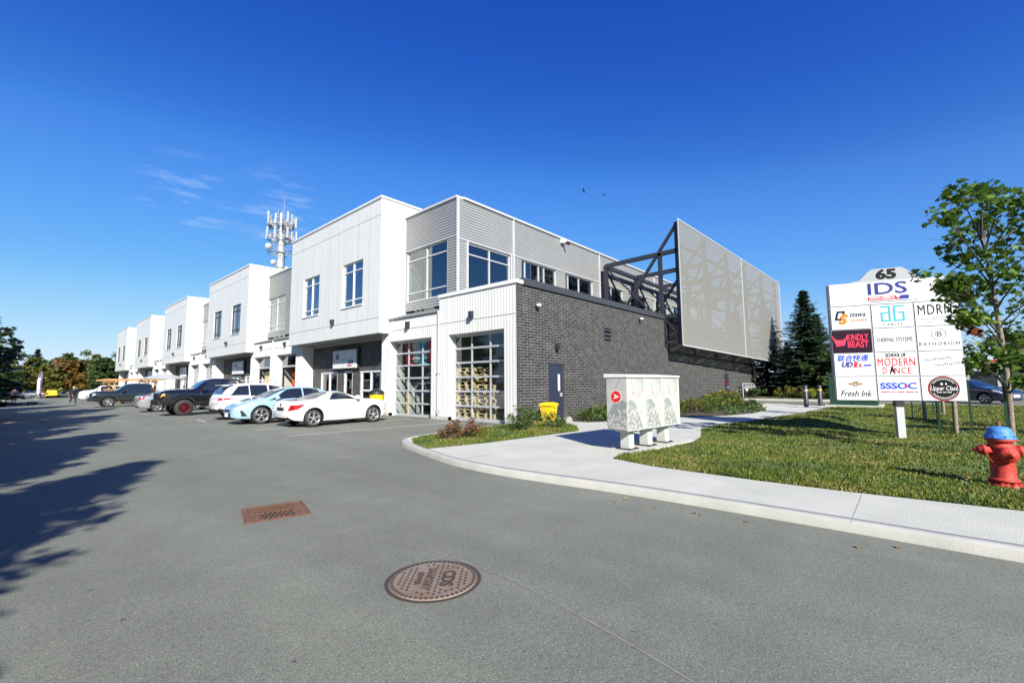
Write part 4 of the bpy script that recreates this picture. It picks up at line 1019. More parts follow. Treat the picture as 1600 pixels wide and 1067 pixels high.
# --- white crossover, tail towards the lot (also a generic larger body)
def suv(x,y,rz,label,paint='paint_white',L=4.55,W=1.84,H=1.70,boxy=False,name='crossover',cat='car',full=True,trim=True,group=None):
    k=H/1.70; l=L/4.55
    if boxy: tp=[(0,.80),(.03,1.10),(.08,1.45),(.2,1.64),(.5,1.70),(2.2,1.70),(2.75,1.62),(3.15,1.38),(3.42,1.20),(3.7,1.17),(4.2,1.10),(4.45,.98),(4.53,.80),(4.55,.60)]
    else: tp=[(0,.72),(.03,.92),(.10,1.10),(.22,1.32),(.42,1.52),(.7,1.64),(1.3,1.70),(2.1,1.69),(2.6,1.60),(3.05,1.37),(3.4,1.17),(3.7,1.11),(4.1,1.03),(4.4,.88),(4.52,.74),(4.55,.55)]
    bt=[(0,.70),(.05,.98),(.5,1.06),(1.5,1.04),(2.5,1.01),(3.2,.99),(3.7,1.00),(4.1,.94),(4.4,.80),(4.55,.54)]
    un=[(0,.45),(.15,.35),(.6,.27),(2.3,.24),(3.9,.24),(4.4,.28),(4.55,.38)]
    pl=[(0,.78),(.05,.87),(.2,.95),(.6,.99),(1.4,1),(3.3,1),(3.8,.985),(4.2,.93),(4.42,.84),(4.52,.74),(4.55,.62)]
    S=lambda pr,a,b:[(p*a,q*b) for p,q in pr]
    c=Car(L,W,S(tp,l,k),S(bt,l,k),S(un,l,1),.58*W/1.84,S(pl,l,1),(.85*l,3.57*l),.355 if not boxy else .39,paint)
    r=vehicle(name,label,cat,c,x,y,rz,**({'group':group} if group else {}))
    A=lambda *q:(q[0]*l,q[1]*l,q[2]*l,q[3]*l,q[4],q[5])
    for sd in (1,-1):
        if boxy: ws=(A(.25,1.15,.28,1.15,8.15,10.0),A(1.22,2.05,1.22,2.05,8.15,10.0),A(2.12,3.10,2.12,2.72,8.15,10.0))
        else: ws=(A(.42,1.22,.80,1.25,8.25,9.9),A(1.28,2.08,1.28,2.05,8.15,10.0),A(2.14,3.12,2.12,2.62,8.15,10.0))
        for q in ws: c.patch(*q,side=sd,npn=4).build('side_window',MAT['car_glass'],r)
        c.patch(*A(4.15,4.48,4.05,4.40,6.5,7.5),side=sd,off=.010,nx=6,npn=3).build('headlight',MAT['lamp_clear'],r)
        if full:
            c.patch(*A(1.2,3.2,1.2,3.2,1.95,3.2),side=sd,off=.008,nx=8,npn=2).build('sill_trim',MAT['car_trim'],r)
            c.patch(*A(.0,.45,.0,.5,1.6,3.6),side=sd,off=.010,nx=8,npn=3).build('bumper_trim',MAT['car_trim'],r)
    c.zpatch(r,'tail_light','lamp_red',((.004,.90*k),(.42*l,.955*k),(.62*l,1.02*k),(.01,1.02*k)) if not boxy else ((.004,.80*k),(.10*l,.80*k),(.10*l,1.12*k),(.004,1.12*k)))
    c.screen(r,2.62*l,3.34*l,'windscreen'); c.screen(r,(.10 if boxy else .14)*l,(.24 if boxy else .62)*l,'rear_window',.85)
    c.wheels(r,'rim',5,twin=True,rimr=.68)
    if full:
        c.mirror(r,2.95*l); c.handle(r,(1.5*l,2.4*l)); c.seams(r,(1.25*l,2.10*l,3.0*l))
        if trim: c.arch_trim(r)
        mb=MB(); mb.box((-.015,-.62,.36*k),(.03,.62,.50*k)); mb.build('rear_bumper',MAT['car_trim'],r)
        mb=MB(); mb.box((-.018,-.26,.78*k),(.03,.26,.90*k)); mb.build('licence_plate',MAT['plate'],r)
        mb=MB(); mb.bar((.30*l,-.5,1.60*k),(.30*l,.5,1.60*k),.28,.03); mb.build('roof_spoiler',MAT[paint],r)
        mb=MB(); mb.bar((1.0*l,0,1.70*k),(.90*l,0,1.78*k),.05,.02); mb.build('aerial_fin',MAT[paint],r)
    mb=MB(); mb.box((L-.05,-.5,.48*k),(L+.015,.5,.78*k)); mb.build('grille',MAT['car_trim'],r)
    return r
# --- pickup truck
def pickup(x,y,rz,label,paint='paint_black',lift=.10,wr=.44,rim='rim_red',amber=True,H=1.95,spokes=8,cap=True):
    L=5.9; z=lift
    tp=[(0,.85),(.03,1.18),(.10,1.24),(1.95,1.26),(1.98,1.30),(2.02,1.70),(2.12,1.86),(2.4,1.92),(3.3,1.93),(3.7,1.86),(4.05,1.62),(4.38,1.36),(4.55,1.33),(5.2,1.31),(5.65,1.27),(5.82,1.20),(5.88,1.10),(5.9,.90)]
    if cap: tp=[(0,.85),(.03,1.2),(.07,1.75),(.16,1.86),(2.1,1.89)]+tp[7:]
    bt=[(0,.83),(.05,1.14),(.5,1.19),(3.0,1.20),(4.2,1.19),(4.6,1.22),(5.3,1.20),(5.7,1.15),(5.85,1.06),(5.9,.84)]
    un=[(0,.62),(.15,.52),(.6,.46),(3,.42),(5.2,.44),(5.7,.48),(5.9,.52)]
    pl=[(0,.93),(.04,.96),(.2,.985),(1,1),(5,1),(5.4,.985),(5.7,.955),(5.84,.91),(5.9,.86)]
    up=lambda pr:[(a,b+z) for a,b in pr]
    c=Car(L,2.02,up(tp),up(bt),up(un),.70,pl,(1.15,4.85),wr,paint,well=.07)
    r=vehicle('pickup_truck',label,'pickup truck',c,x,y,rz)
    for sd in (1,-1):
        c.patch(3.08,4.12,3.08,3.72,8.12,10.0,sd,npn=4).build('side_window',MAT['car_glass'],r)
        c.patch(2.2,3.0,2.25,3.0,8.12,10.0,sd,npn=4).build('side_window',MAT['car_glass'],r)
        if cap: c.patch(.3,1.95,.3,1.95,8.4,9.8,sd,npn=3).build('side_window',MAT['car_glass'],r)
        c.patch(5.70,5.87,5.72,5.84,5.9,7.0,sd,.010,6,4).build('headlight',MAT['lamp_amber' if amber else 'lamp_clear'],r)
        c.patch(.02,.10,.02,.10,5.2,7.6,sd,.010,2,4).build('tail_light',MAT['lamp_red'],r)
        mb=MB(); mb.bar((1.9,sd*.92,.40+z),(4.1,sd*.92,.40+z),.14,.06); mb.build('running_board',MAT['car_trim'],r)
        mb=MB(); mb.box((3.98,sd*1.02,1.24+z),(4.06,sd*1.26,1.46+z)); mb.bar((4.05,sd*.95,1.24+z),(4.04,sd*1.1,1.28+z),.06,.05); mb.build('side_mirror',MAT['car_trim'],r)
    c.screen(r,3.74,4.40,'windscreen')
    c.wheels(r,rim,spokes,inset=.04,tw=.27,rimr=.56,twin=False); c.handle(r,(2.4,3.2),6.9); c.seams(r,(2.15,3.04,4.15)); c.arch_trim(r,.07)
    mb=MB(); mb.box((L-.04,-.62,.82+z),(L+.02,.62,1.12+z)); 
    for i in range(3): mb.box((L+.02,-.6,.87+z+.08*i),(L+.035,.6,.90+z+.08*i),1)
    mb.build('grille',[MAT['car_trim'],MAT['rim_dark']],r)
    mb=MB(); mb.box((L-.12,-.88,.50+z),(L+.09,.88,.76+z)); mb.box((L+.09,-.25,.55+z),(L+.10,.25,.68+z)); mb.build('front_bumper',MAT['car_trim'],r)
    return r
# --- sedan
def sedan(x,y,rz,label,paint='paint_silver',full=True,L=4.7,group=None,H=1.45,cat='car'):
    k=H/1.45
    c=Car(L,1.82,[(a*L/4.7,b*k) for a,b in [(0,.66),(.03,.88),(.12,1.00),(.5,1.05),(.8,1.09),(1.15,1.27),(1.55,1.42),(2.1,1.45),(2.6,1.42),(3.05,1.22),(3.45,1.02),(3.8,.96),(4.3,.86),(4.6,.72),(4.67,.60),(4.7,.5)]],
      [(a*L/4.7,b*k) for a,b in [(0,.64),(.1,.93),(.6,.99),(2,.97),(3.2,.93),(3.6,.92),(4.1,.86),(4.5,.74),(4.7,.47)]],
      [(0,.40),(.15,.28),(.6,.22),(2.3,.19),(3.9,.19),(4.5,.22),(L,.28)],.55,
      [(a*L/4.7,b) for a,b in [(0,.76),(.05,.85),(.25,.95),(.7,.99),(1.4,1),(3.4,1),(3.9,.975),(4.3,.91),(4.58,.80),(4.66,.68),(4.7,.55)]],(.98*L/4.7,3.75*L/4.7),.325,paint)
    r=vehicle('sedan',label,cat,c,x,y,rz,**({'group':group} if group else {}))
    for sd in (1,-1):
        c.patch(1.15,2.08,1.55,2.08,8.15,10.0,sd,npn=4).build('side_window',MAT['car_glass'],r)
        c.patch(2.15,3.30,2.15,2.62,8.15,10.0,sd,npn=4).build('side_window',MAT['car_glass'],r)
        c.patch(.03,.30,.05,.40,6.0,7.5,sd,.008,6,3).build('tail_light',MAT['lamp_red'],r)
        c.patch(4.20,4.60,4.10,4.50,6.3,7.6,sd,.008,6,3).build('headlight',MAT['lamp_clear'],r)
    c.screen(r,2.66,3.42,'windscreen'); c.screen(r,.82,1.45,'rear_window',.88); c.wheels(r,'rim',5,twin=True)
    if full: c.mirror(r,3.0); c.handle(r,(1.65,2.6)); c.seams(r,(1.45,2.12,3.1))
    mb=MB(); mb.box((L-.05,-.33,.38),(L+.016,.33,.64)); mb.build('grille',MAT['chrome' if not full else 'car_trim'],r)
    mb=MB(); mb.box((L+.017,-.22,.42),(L+.03,.22,.54)); mb.build('licence_plate',MAT['plate'],r)
    return r
PI=math.pi
SCALE=.97
roadster(6.2,16.35,0.03,'white two-seat hardtop roadster with red tail light, parked nose-in before the brick recess')
hatch(5.38+4.58*.97,19.2,PI,'pale blue hatchback parked nose out between the white roadster and the white crossover')
SCALE=.93
suv(5.75,22.4,0.0,'white crossover with black cladding between the pale blue hatchback and the lifted black pickup')
SCALE=.94
blk=pickup(4.8+5.9*.94,28.4,PI,'lifted black pickup truck with dark red wheels, nose out beside the white crossover',cap=False)
mb=MB()
for sd in (-1,1):
    mb.bar((.15,sd*.85,1.9),(1.9,sd*.85,1.9),.06,.05)
    for x in (.2,1.0,1.85): mb.bar((x,sd*.85,1.3),(x,sd*.85,1.9),.05,.05)
for x in (.2,1.0,1.85): mb.bar((x,-.85,1.93),(x,.85,1.93),.05,.05)
mb.build('bed_rack',MAT['galv'],blk)
SCALE=.96
sedan(4.85,34.6,0.0,'silver sedan seen tail-first between the two dark pickup trucks')
pickup(4.0+5.9*.96,48.0,PI,'dark green pickup truck with silver wheels, nose out in front of the timber pergola',paint='paint_dark_green',lift=.02,wr=.41,rim='rim',amber=False,spokes=5,cap=False)
SCALE=1.0
suv(6.5,57.0,0,'red hatchback mostly hidden behind the dark green pickup truck',paint='paint_red',L=4.2,H=1.75,name='hatchback',full=False)
suv(6.2,69.0,0,'large boxy white sport utility vehicle next to the dark green pickup',L=5.2,W=2.0,H=1.9,boxy=True,name='sport_utility_vehicle',full=False)
sedan(5.8+4.7,74.5,PI,'silver car with its nose poking out between two large white vehicles',full=False,H=1.55)
suv(5.5+5.3,80.0,PI,'white full-size vehicle with dark grille, farthest of the white ones along the building',L=5.3,W=2.05,H=2.0,boxy=True,name='sport_utility_vehicle',full=False)
GB='cars parked in the back row before the autumn trees'
suv(4.9,124,R(95),'yellow and black sport utility vehicle in the back row beside the feather flag',paint='paint_yellow',L=4.6,boxy=True,name='sport_utility_vehicle',full=False,group=GB)
sedan(-.5+4.7,128,PI,'silver sedan in the back row to the left of the feather flag',full=False,group=GB)
suv(4.6,129.5,0,'dark grey wagon in the back row just behind the feather flag',paint='paint_grey',name='crossover',full=False,group=GB)
sedan(12.0,120,PI,'black sedan with white plate in the back row, left of the white full-size vehicle',paint='paint_black',full=False,group=GB,H=1.6)
suv(8.5,127,R(100),'navy blue crossover in the back row between the yellow vehicle and the black sedan',paint='paint_navy',name='crossover',full=False,group=GB)
sedan(41.1,-.9,R(-128),'dark blue sedan driving on the road behind the pylon sign and the young maple',paint='paint_navy',full=False,group='cars on the road behind the lawn')
# ============================================================ SIGN, MAILBOXES, HYDRANT AND OTHER STREET THINGS
LZ=KH+.008
# ---- tenant pylon sign: its board runs from A (left in view) to Bp (right in view)
SA=Vector((14.30,1.41,0)); SB=Vector((15.08,-1.055,0)); sc=(SA+SB)/2
sl=(SB-SA).length; sdir=(SB-SA).normalized(); snor=Vector((sdir.y,-sdir.x,0))
if snor.x>0: snor=-snor
ZB_,ZT_=.965,4.02
sign=thing('pylon_sign','tall white tenant sign board number 65 on a grey post, standing on the lawn','sign',(14.69,.2,lawn_z(14.69,.2)))
SW=(sign.location.x,sign.location.y,sign.location.z)
def sp(u,z,d=0): p=SA+sdir*u+snor*d; return (p.x,p.y,z)
def sbox(mb,u0,u1,z0,z1,d0,d1,m=0):
    vs=[sp(u,z,d) for z in (z0,z1) for d in (d0,d1) for u in (u0,u1)]
    mb.add(vs,[(0,2,3,1),(4,5,7,6),(0,1,5,4),(2,6,7,3),(0,4,6,2),(1,3,7,5)],m)
mat('sign_white',(.60,.61,.64),.35,coat=.2); mat('sign_grey',(.30,.32,.33),.4)
mb=MB(); sbox(mb,0,sl,ZB_,ZT_,-.26,-.012); sign_cab=mb.build('sign_cabinet',MAT['sign_grey'],sign,SW,fixn=True)
mb=MB(); pts=[(.42,0),(.70,.06),(.88,.26),(.98,.33),(1.58,.33),(1.68,.26),(1.86,.08),(2.05,0)]
vs=[sp(u,ZT_+z,d) for d in (-.20,-.06) for u,z in pts]; n=len(pts)
mb.add(vs,[tuple(range(n)),tuple(range(n,2*n))[::-1]]+[(i,(i+1)%n,n+(i+1)%n,n+i) for i in range(n)])
topper=mb.build('sign_topper',MAT['sign_grey'],sign,SW,fixn=True)
# the post: lower end pale, upper end dark
mb=MB(); cu=sl/2+.02
sbox(mb,cu-.075,cu+.075,-.1,ZB_-.14,-.22,-.05); sbox(mb,cu-.085,cu+.085,ZB_-.14,ZB_,-.24,-.03,1)
mb.build('post',[MAT['galv'],MAT['dark_metal']],sign,SW,fixn=True)
def stext(mb,txt,u,z,size,m=0,bold=0,shear=0,xs=1,spacing=1,d=.012,fit=0):
    vs,fs=mesh_text(txt,size,bold,shear,xs=xs,spacing=spacing)
    if fit:                                          # stretch to the measured width of the lettering
        a=min(v[0] for v in vs); b=max(v[0] for v in vs); k=fit/(b-a); c=(a+b)/2; vs=[((v[0]-c)*k,v[1],v[2]) for v in vs]
    mb.add([sp(u+v[0],z+v[1],d) for v in vs],fs,m)
def spoly(mb,pts,u,z,m=0,d=.011):
    mb.add([sp(u+a,z+b,d) for a,b in pts],[tuple(range(len(pts)))],m)
def ring(mb,u,z,ru,rz_,w,m=0,d=.012,n=32,a0=0,a1=360):
    for i in range(n):
        t0=R(a0+(a1-a0)*i/n); t1=R(a0+(a1-a0)*(i+1)/n)
        mb.add([sp(u+(ru)*math.cos(t),z+(rz_)*math.sin(t),d) if k==0 else sp(u+(ru-w)*math.cos(t),z+(rz_-w)*math.sin(t),d) for t,k in ((t0,0),(t1,0),(t1,1),(t0,1))],[(0,1,2,3)],m)
def tiny(mb,u,z,w,h,m,d=.012):
    """a line of print too small to be read in the photograph: only its broken strokes"""
    r_=random.Random(int(w*1000)); x=-w/2
    while x<w/2:
        l=r_.uniform(.4,.9)*h; spoly(mb,[(x,-h/2),(x+l,-h/2),(x+l,h*r_.uniform(.2,.5)),(x,h/2)],u,z,m,d); x+=l+h*(.25 if r_.random()<.8 else .9)
H_=ZT_-ZB_; e=.03
rows=[(ZT_-.0,ZT_-.195*H_)]; r0=ZT_-.20*H_; rh=(r0-ZB_)/4
rows+= [(r0-rh*i-.012,r0-rh*(i+1)+.012) for i in range(4)]
cw=sl/3
def plate(u0,u1,z1,z0,m='sign_white'):
    mb=MB(); sbox(mb,u0,u1,z0,z1,-.010,.006); return mb.build('tenant_plate',MAT[m],sign,SW,fixn=True)
INK=['ink_navy','ink_red','ink_black','ink_teal','ink_orange','ink_grey','ink_pink','ink_blue','ink_gold','sign_white']
inks=[MAT[k] for k in INK]; I={k[4:]:i for i,k in enumerate(INK)}; I['white']=9
t=MB(); stext(t,'65',1.26,ZT_+.165,.33,0,.014,fit=.42,d=-.050); t.build('lettering',MAT['ink_black'],topper,SW)
def done(t,pl): t.build('lettering',inks,pl,SW)
pl=plate(.02,sl-.02,rows[0][0]-.02,rows[0][1]); zc=(rows[0][0]+rows[0][1])/2
t=MB(); stext(t,'IDS',1.24,zc+.08,.42,I['navy'],.006,fit=.80); spoly(t,[(-.45,-.045),(.18,-.045),(.12,.045),(-.45,.045)],1.28,zc-.155,I['red']); 
stext(t,'NORTH AMERICA',1.12,zc-.156,.085,I['white'],.003,0,fit=.52,d=.014)
spoly(t,[(.16,-.045),(.38,-.045),(.38,.05),(.22,.05)],1.28,zc-.155,I['navy']); tiny(t,1.33,zc-.235,.95,.020,I['grey']); done(t,pl)
def cell(c,r,m='sign_white'):
    u0=c*cw+.02+(.004 if c else 0); u1=(c+1)*cw-.02; z1,z0=rows[r+1]; return plate(u0,u1,z1,z0,m),(u0+u1)/2,(z0+z1)/2,MB()
# row 1
pl,u,z,t=cell(0,0); 
def sqring(t,u,z,w,h,th,m,sh=.25,d=.013):
    for a,b,c_,dd in ((-w,-h,w,-h+th),(-w,h-th,w,h),(-w,-h+th,-w+th,h-th),(w-th,-h+th,w,h-th)):
        t.add([sp(u+x+sh*y,z+y,d) for x,y in ((a,b),(c_,b),(c_,dd),(a,dd))],[(0,1,2,3)],m)
sqring(t,u-.22,z+.07,.09,.12,.045,I['black']); stext(t,'S',u-.15,z-.04,.34,I['orange'],.018,.25,fit=.21,d=.016); stext(t,'ttawa',u+.16,z+.08,.17,I['black'],.002,.3,fit=.33); stext(t,'oonors',u+.18,z-.06,.14,I['orange'],.001,.3,fit=.34); done(t,pl)
pl,u,z,t=cell(1,0)
for (a,b,c_,dd) in ((-.23,.16,-.03,.2),(-.07,-.16,-.03,.16),(-.23,-.2,-.03,-.16),(-.23,-.16,-.19,.04),(-.19,.0,-.07,.04),(.03,.16,.25,.2),(.03,-.2,.07,.16),(.07,-.2,.25,-.16),(.21,-.16,.25,.04),(.13,.0,.21,.04)):
    spoly(t,[(a,b+.06),(c_,b+.06),(c_,dd+.06),(a,dd+.06)],u,z,I['teal'])
stext(t,'CABLES',u,z-.22,.085,I['grey'],0,spacing=1.5); done(t,pl)
pl,u,z,t=cell(2,0); stext(t,'MDRN',u-.03,z+.09,.36,I['black'],0,fit=.64,spacing=1.15); stext(t,'PHOTOBOOTH CO.',u,z-.13,.062,I['grey'],0,fit=.58,spacing=1.45)
spoly(t,[(-.2,-.004),(.2,-.004),(.2,.004),(-.2,.004)],u,z-.07,I['grey']); spoly(t,[(-.2,-.004),(.2,-.004),(.2,.004),(-.2,.004)],u,z-.20,I['grey']); done(t,pl)
# row 2
pl,u,z,t=cell(0,1,'panel_dark'); stext(t,'KINDLY',u+.12,z+.09,.23,I['pink'],.003,fit=.45); stext(t,'BEAST',u+.12,z-.09,.23,I['pink'],.003,fit=.44)
spoly(t,[(-.13,.04),(.13,.04),(.10,-.10),(-.08,-.13)],u-.26,z+.0,I['pink'],.013); 
for s_ in (-1,1): spoly(t,[(0,0),(.04*s_,.02),(.07*s_,.11),(.05*s_,.12),(.02*s_,.05),(-.02*s_,.03)],u-.26+s_*.10,z+.03,I['pink'],.014)
done(t,pl)
pl,u,z,t=cell(1,1); stext(t,'THERMAL SYSTEMS',u,z,.155,I['grey'],.0,fit=.72); done(t,pl)
pl,u,z,t=cell(2,1); stext(t,'B',u+.02,z+.10,.19,I['grey'],0,fit=.09); spoly(t,[(-.004,-.06),(.004,-.06),(.004,.06),(-.004,.06)],u-.05,z+.10,I['grey']); ring(t,u,z+.10,.14,.14,.008,I['grey']); stext(t,'BATHORIUM',u,z-.14,.125,I['grey'],0,fit=.76,spacing=1.35); done(t,pl)
# row 3
pl,u,z,t=cell(0,2); stext(t,'\u8054\u5408\u5feb\u9012',u-.02,z+.16,.18,I['blue'],.003,.2,fit=.66); stext(t,'UD',u-.14,z+.0,.17,I['navy'],.008,.25,fit=.24); stext(t,'E',u+.04,z+.0,.17,I['red'],.012,.25,fit=.11); stext(t,'x',u+.13,z-.01,.15,I['red'],.01,.25,fit=.08); spoly(t,[(0,-.02),(.17,-.02),(.17,.02),(.02,.02)],u+.19,z-.02,I['blue']); done(t,pl)
pl,u,z,t=cell(1,2); stext(t,'SCHOOL OF',u,z+.22,.13,I['black'],.003,fit=.40); stext(t,'MODERN',u,z+.04,.28,I['red'],0,fit=.74,spacing=1.12); stext(t,'D',u-.24,z-.17,.22,I['red'],0,fit=.08); stext(t,'NCE',u+.12,z-.17,.22,I['red'],0,fit=.33,spacing=1.15)
spoly(t,[(-.012,.10),(.012,.10),(.03,.02),(.06,-.10),(.04,-.10),(.0,-.02),(-.04,-.10),(-.06,-.10),(-.03,.02)],u-.09,z-.15,I['black']); done(t,pl)
pl,u,z,t=cell(2,2)
for j,(uu,zz,ln) in enumerate(((-.30,.07,10),(-.12,-.06,9))):   # a thin handwritten name
    pts=[]
    for i in range(ln*6):
        a=i/6; pts.append((uu+.052*a+.012*math.sin(a*9),zz+.022*math.sin(a*6.3)+(.05*max(0,math.sin(a*1.7+1)))**1.0*.5+.012*a/2))
    for a,b in zip(pts[:-1],pts[1:]):
        v=Vector((b[0]-a[0],b[1]-a[1])); 
        if v.length<1e-5: continue
        nn=Vector((-v.y,v.x)).normalized()*.004; spoly(t,[(a[0]-nn.x,a[1]-nn.y),(b[0]-nn.x,b[1]-nn.y),(b[0]+nn.x,b[1]+nn.y),(a[0]+nn.x,a[1]+nn.y)],u,z,I['grey'])
done(t,pl)
# row 4
pl,u,z,t=cell(0,3); stext(t,'Fresh Ink',u,z-.13,.22,I['black'],.001,.35,fit=.66); ring(t,u,z+.12,.07,.07,.02,I['gold']); stext(t,'FI',u,z+.12,.09,I['gold'],.003); spoly(t,[(-.16,0),(-.10,.03),(-.07,0),(-.10,-.03)],u,z+.12,I['gold']); spoly(t,[(.16,0),(.10,-.03),(.07,0),(.10,.03)],u,z+.12,I['gold']); done(t,pl)
pl,u,z,t=cell(1,3); stext(t,'SSSOC',u,z+.06,.21,I['blue'],.006,fit=.72); tiny(t,u,z-.08,.70,.028,I['red']); ring(t,u+.16,z+.06,.03,.03,.03,I['red'],.016,12); done(t,pl)
pl,u,z,t=cell(2,3)
n=40; t.add([sp(u+.285*math.cos(i*6.2832/n),z+.285*math.sin(i*6.2832/n),.010) for i in range(n)],[tuple(range(n))],I['black'])
ring(t,u,z,.297,.297,.012,I['red'],.0105); ring(t,u,z,.262,.262,.006,I['white'],.013); stext(t,'Upper Class',u,z,.15,I['white'],.001,.3,fit=.50,d=.016); tiny(t,u,z-.09,.26,.026,I['white'],.016); tiny(t,u,z+.11,.11,.05,I['white'],.016)
for i in range(14):
    a=R(35+110*i/13)
    for s_ in (1,-1):
        q=sp(u+.225*math.cos(a),z+s_*.225*math.sin(a),.014); spoly(t,[(-.009,-.012),(.009,-.012),(.009,.012),(-.009,.012)],u+.225*math.cos(a),z+s_*.225*math.sin(a),I['white'],.014)
done(t,pl)

# ---- community mailboxes: three cabinets side by side, each on its own pedestal
def panelart(name, end=False):
    """the printed panels: pale green-grey, with blossoms and a hill"""
    m=bpy.data.materials.new(name); m.use_nodes=True; t=m.node_tree; b=t.nodes['Principled BSDF']; b.inputs['Roughness'].default_value=.35
    tc=t.nodes.new('ShaderNodeTexCoord'); 
    def n(sc,det,off=(0,0,0),dist=0):
        mp=t.nodes.new('ShaderNodeMapping'); mp.inputs['Location'].default_value=off; mp.inputs['Scale'].default_value=(1,1,1)
        x=t.nodes.new('ShaderNodeTexNoise'); x.inputs['Scale'].default_value=sc; x.inputs['Detail'].default_value=det; x.inputs['Distortion'].default_value=dist; x.inputs['Roughness'].default_value=.6
        t.links.new(tc.outputs['Object'],mp.inputs[0]); t.links.new(mp.outputs[0],x.inputs[0]); return x.outputs[0]
    def thr(src,a,b_):
        r=t.nodes.new('ShaderNodeMapRange'); r.inputs[1].default_value=a; r.inputs[2].default_value=b_; t.links.new(src,r.inputs[0]); return r.outputs[0]
    def mixc(f,a,b_):
        x=t.nodes.new('ShaderNodeMix'); x.data_type='RGBA'; t.links.new(f,x.inputs['Factor'])
        for k,v in (('A',a),('B',b_)):
            if isinstance(v,tuple): x.inputs[k].default_value=(*v,1)
            else: t.links.new(v,x.inputs[k])
        return x.outputs['Result']
    sx=t.nodes.new('ShaderNodeSeparateXYZ'); t.links.new(tc.outputs['Object'],sx.inputs[0])
    def mth(op,a,b_=None,c_=None):
        x=t.nodes.new('ShaderNodeMath'); x.operation=op
        for k,v in enumerate((a,b_,c_)):
            if v is None: continue
            if isinstance(v,(int,float)): x.inputs[k].default_value=v
            else: t.links.new(v,x.inputs[k])
        return x.outputs[0]
    u=mth('ADD',sx.outputs[0],sx.outputs[1]); z=sx.outputs[2]; nn_=n(6,3)
    # a rounded sage hill at mid height, a paler sky, a dark twig and masses of blossom
    du=mth('SUBTRACT',u,.14); hill=mth('SUBTRACT',mth('SUBTRACT',1.02,mth('MULTIPLY',mth('MULTIPLY',du,du),3.2)),z)
    sky_=mixc(thr(mth('ADD',mth('MULTIPLY',mth('SUBTRACT',z,1.15),1.0),mth('MULTIPLY',u,.9)),.45,.75),(.40,.41,.39),(.29,.33,.31))
    c1=mixc(thr(mth('ADD',hill,mth('MULTIPLY',nn_,.05)),.02,.04),sky_,(.22,.255,.24))
    tw=mth('ABSOLUTE',mth('SUBTRACT',mth('ADD',u,mth('MULTIPLY',mth('SUBTRACT',z,1.2),.55)),mth('ADD',.22,mth('MULTIPLY',nn_,.12))))
    c2=mixc(mth('MULTIPLY',thr(tw,.014,.006),thr(z,1.0,1.04)),c1,(.36,.20,.19))
    vo=t.nodes.new('ShaderNodeTexVoronoi'); vo.inputs['Scale'].default_value=17; t.links.new(tc.outputs['Object'],vo.inputs[0])
    low=thr(mth('ADD',mth('SUBTRACT',.92,z),mth('MULTIPLY',mth('SUBTRACT',n(3.5,2,(3,1,0)),.5),1.3)),-.02,.03)
    mid_=thr(mth('ADD',mth('MULTIPLY',mth('ABSOLUTE',mth('SUBTRACT',z,1.16)),-1.6),mth('MULTIPLY',n(5,2,(1,5,0)),.9)),.36,.42)
    bm_=mth('MULTIPLY',thr(vo.outputs['Distance'],.55,.42),mth('MAXIMUM',low,mid_))
    c3=mixc(bm_,c2,(.47,.44,.42)); c4=mixc(mth('MULTIPLY',thr(vo.outputs['Distance'],.22,.12),mth('MAXIMUM',low,mid_)),c3,(.42,.17,.17))
    c5=mixc(mth('MULTIPLY',thr(n(14,3,(5,2,1),2.0),.60,.64),mth('MAXIMUM',low,mid_)),c4,(.13,.17,.14))
    bl2=mixc(mth('MULTIPLY',thr(n(9,2,(2,7,2)),.62,.66),mid_),c5,(.42,.13,.14))
    t.links.new(bl2,b.inputs['Base Color']); MAT[name]=m
panelart('mailbox_print'); mat('mailbox_body',(.46,.49,.46),.4); mat('logo_red',(.62,.02,.015),.35)
mdir=Vector((math.cos(R(-5)),math.sin(R(-5)),0)); mang=R(-5)
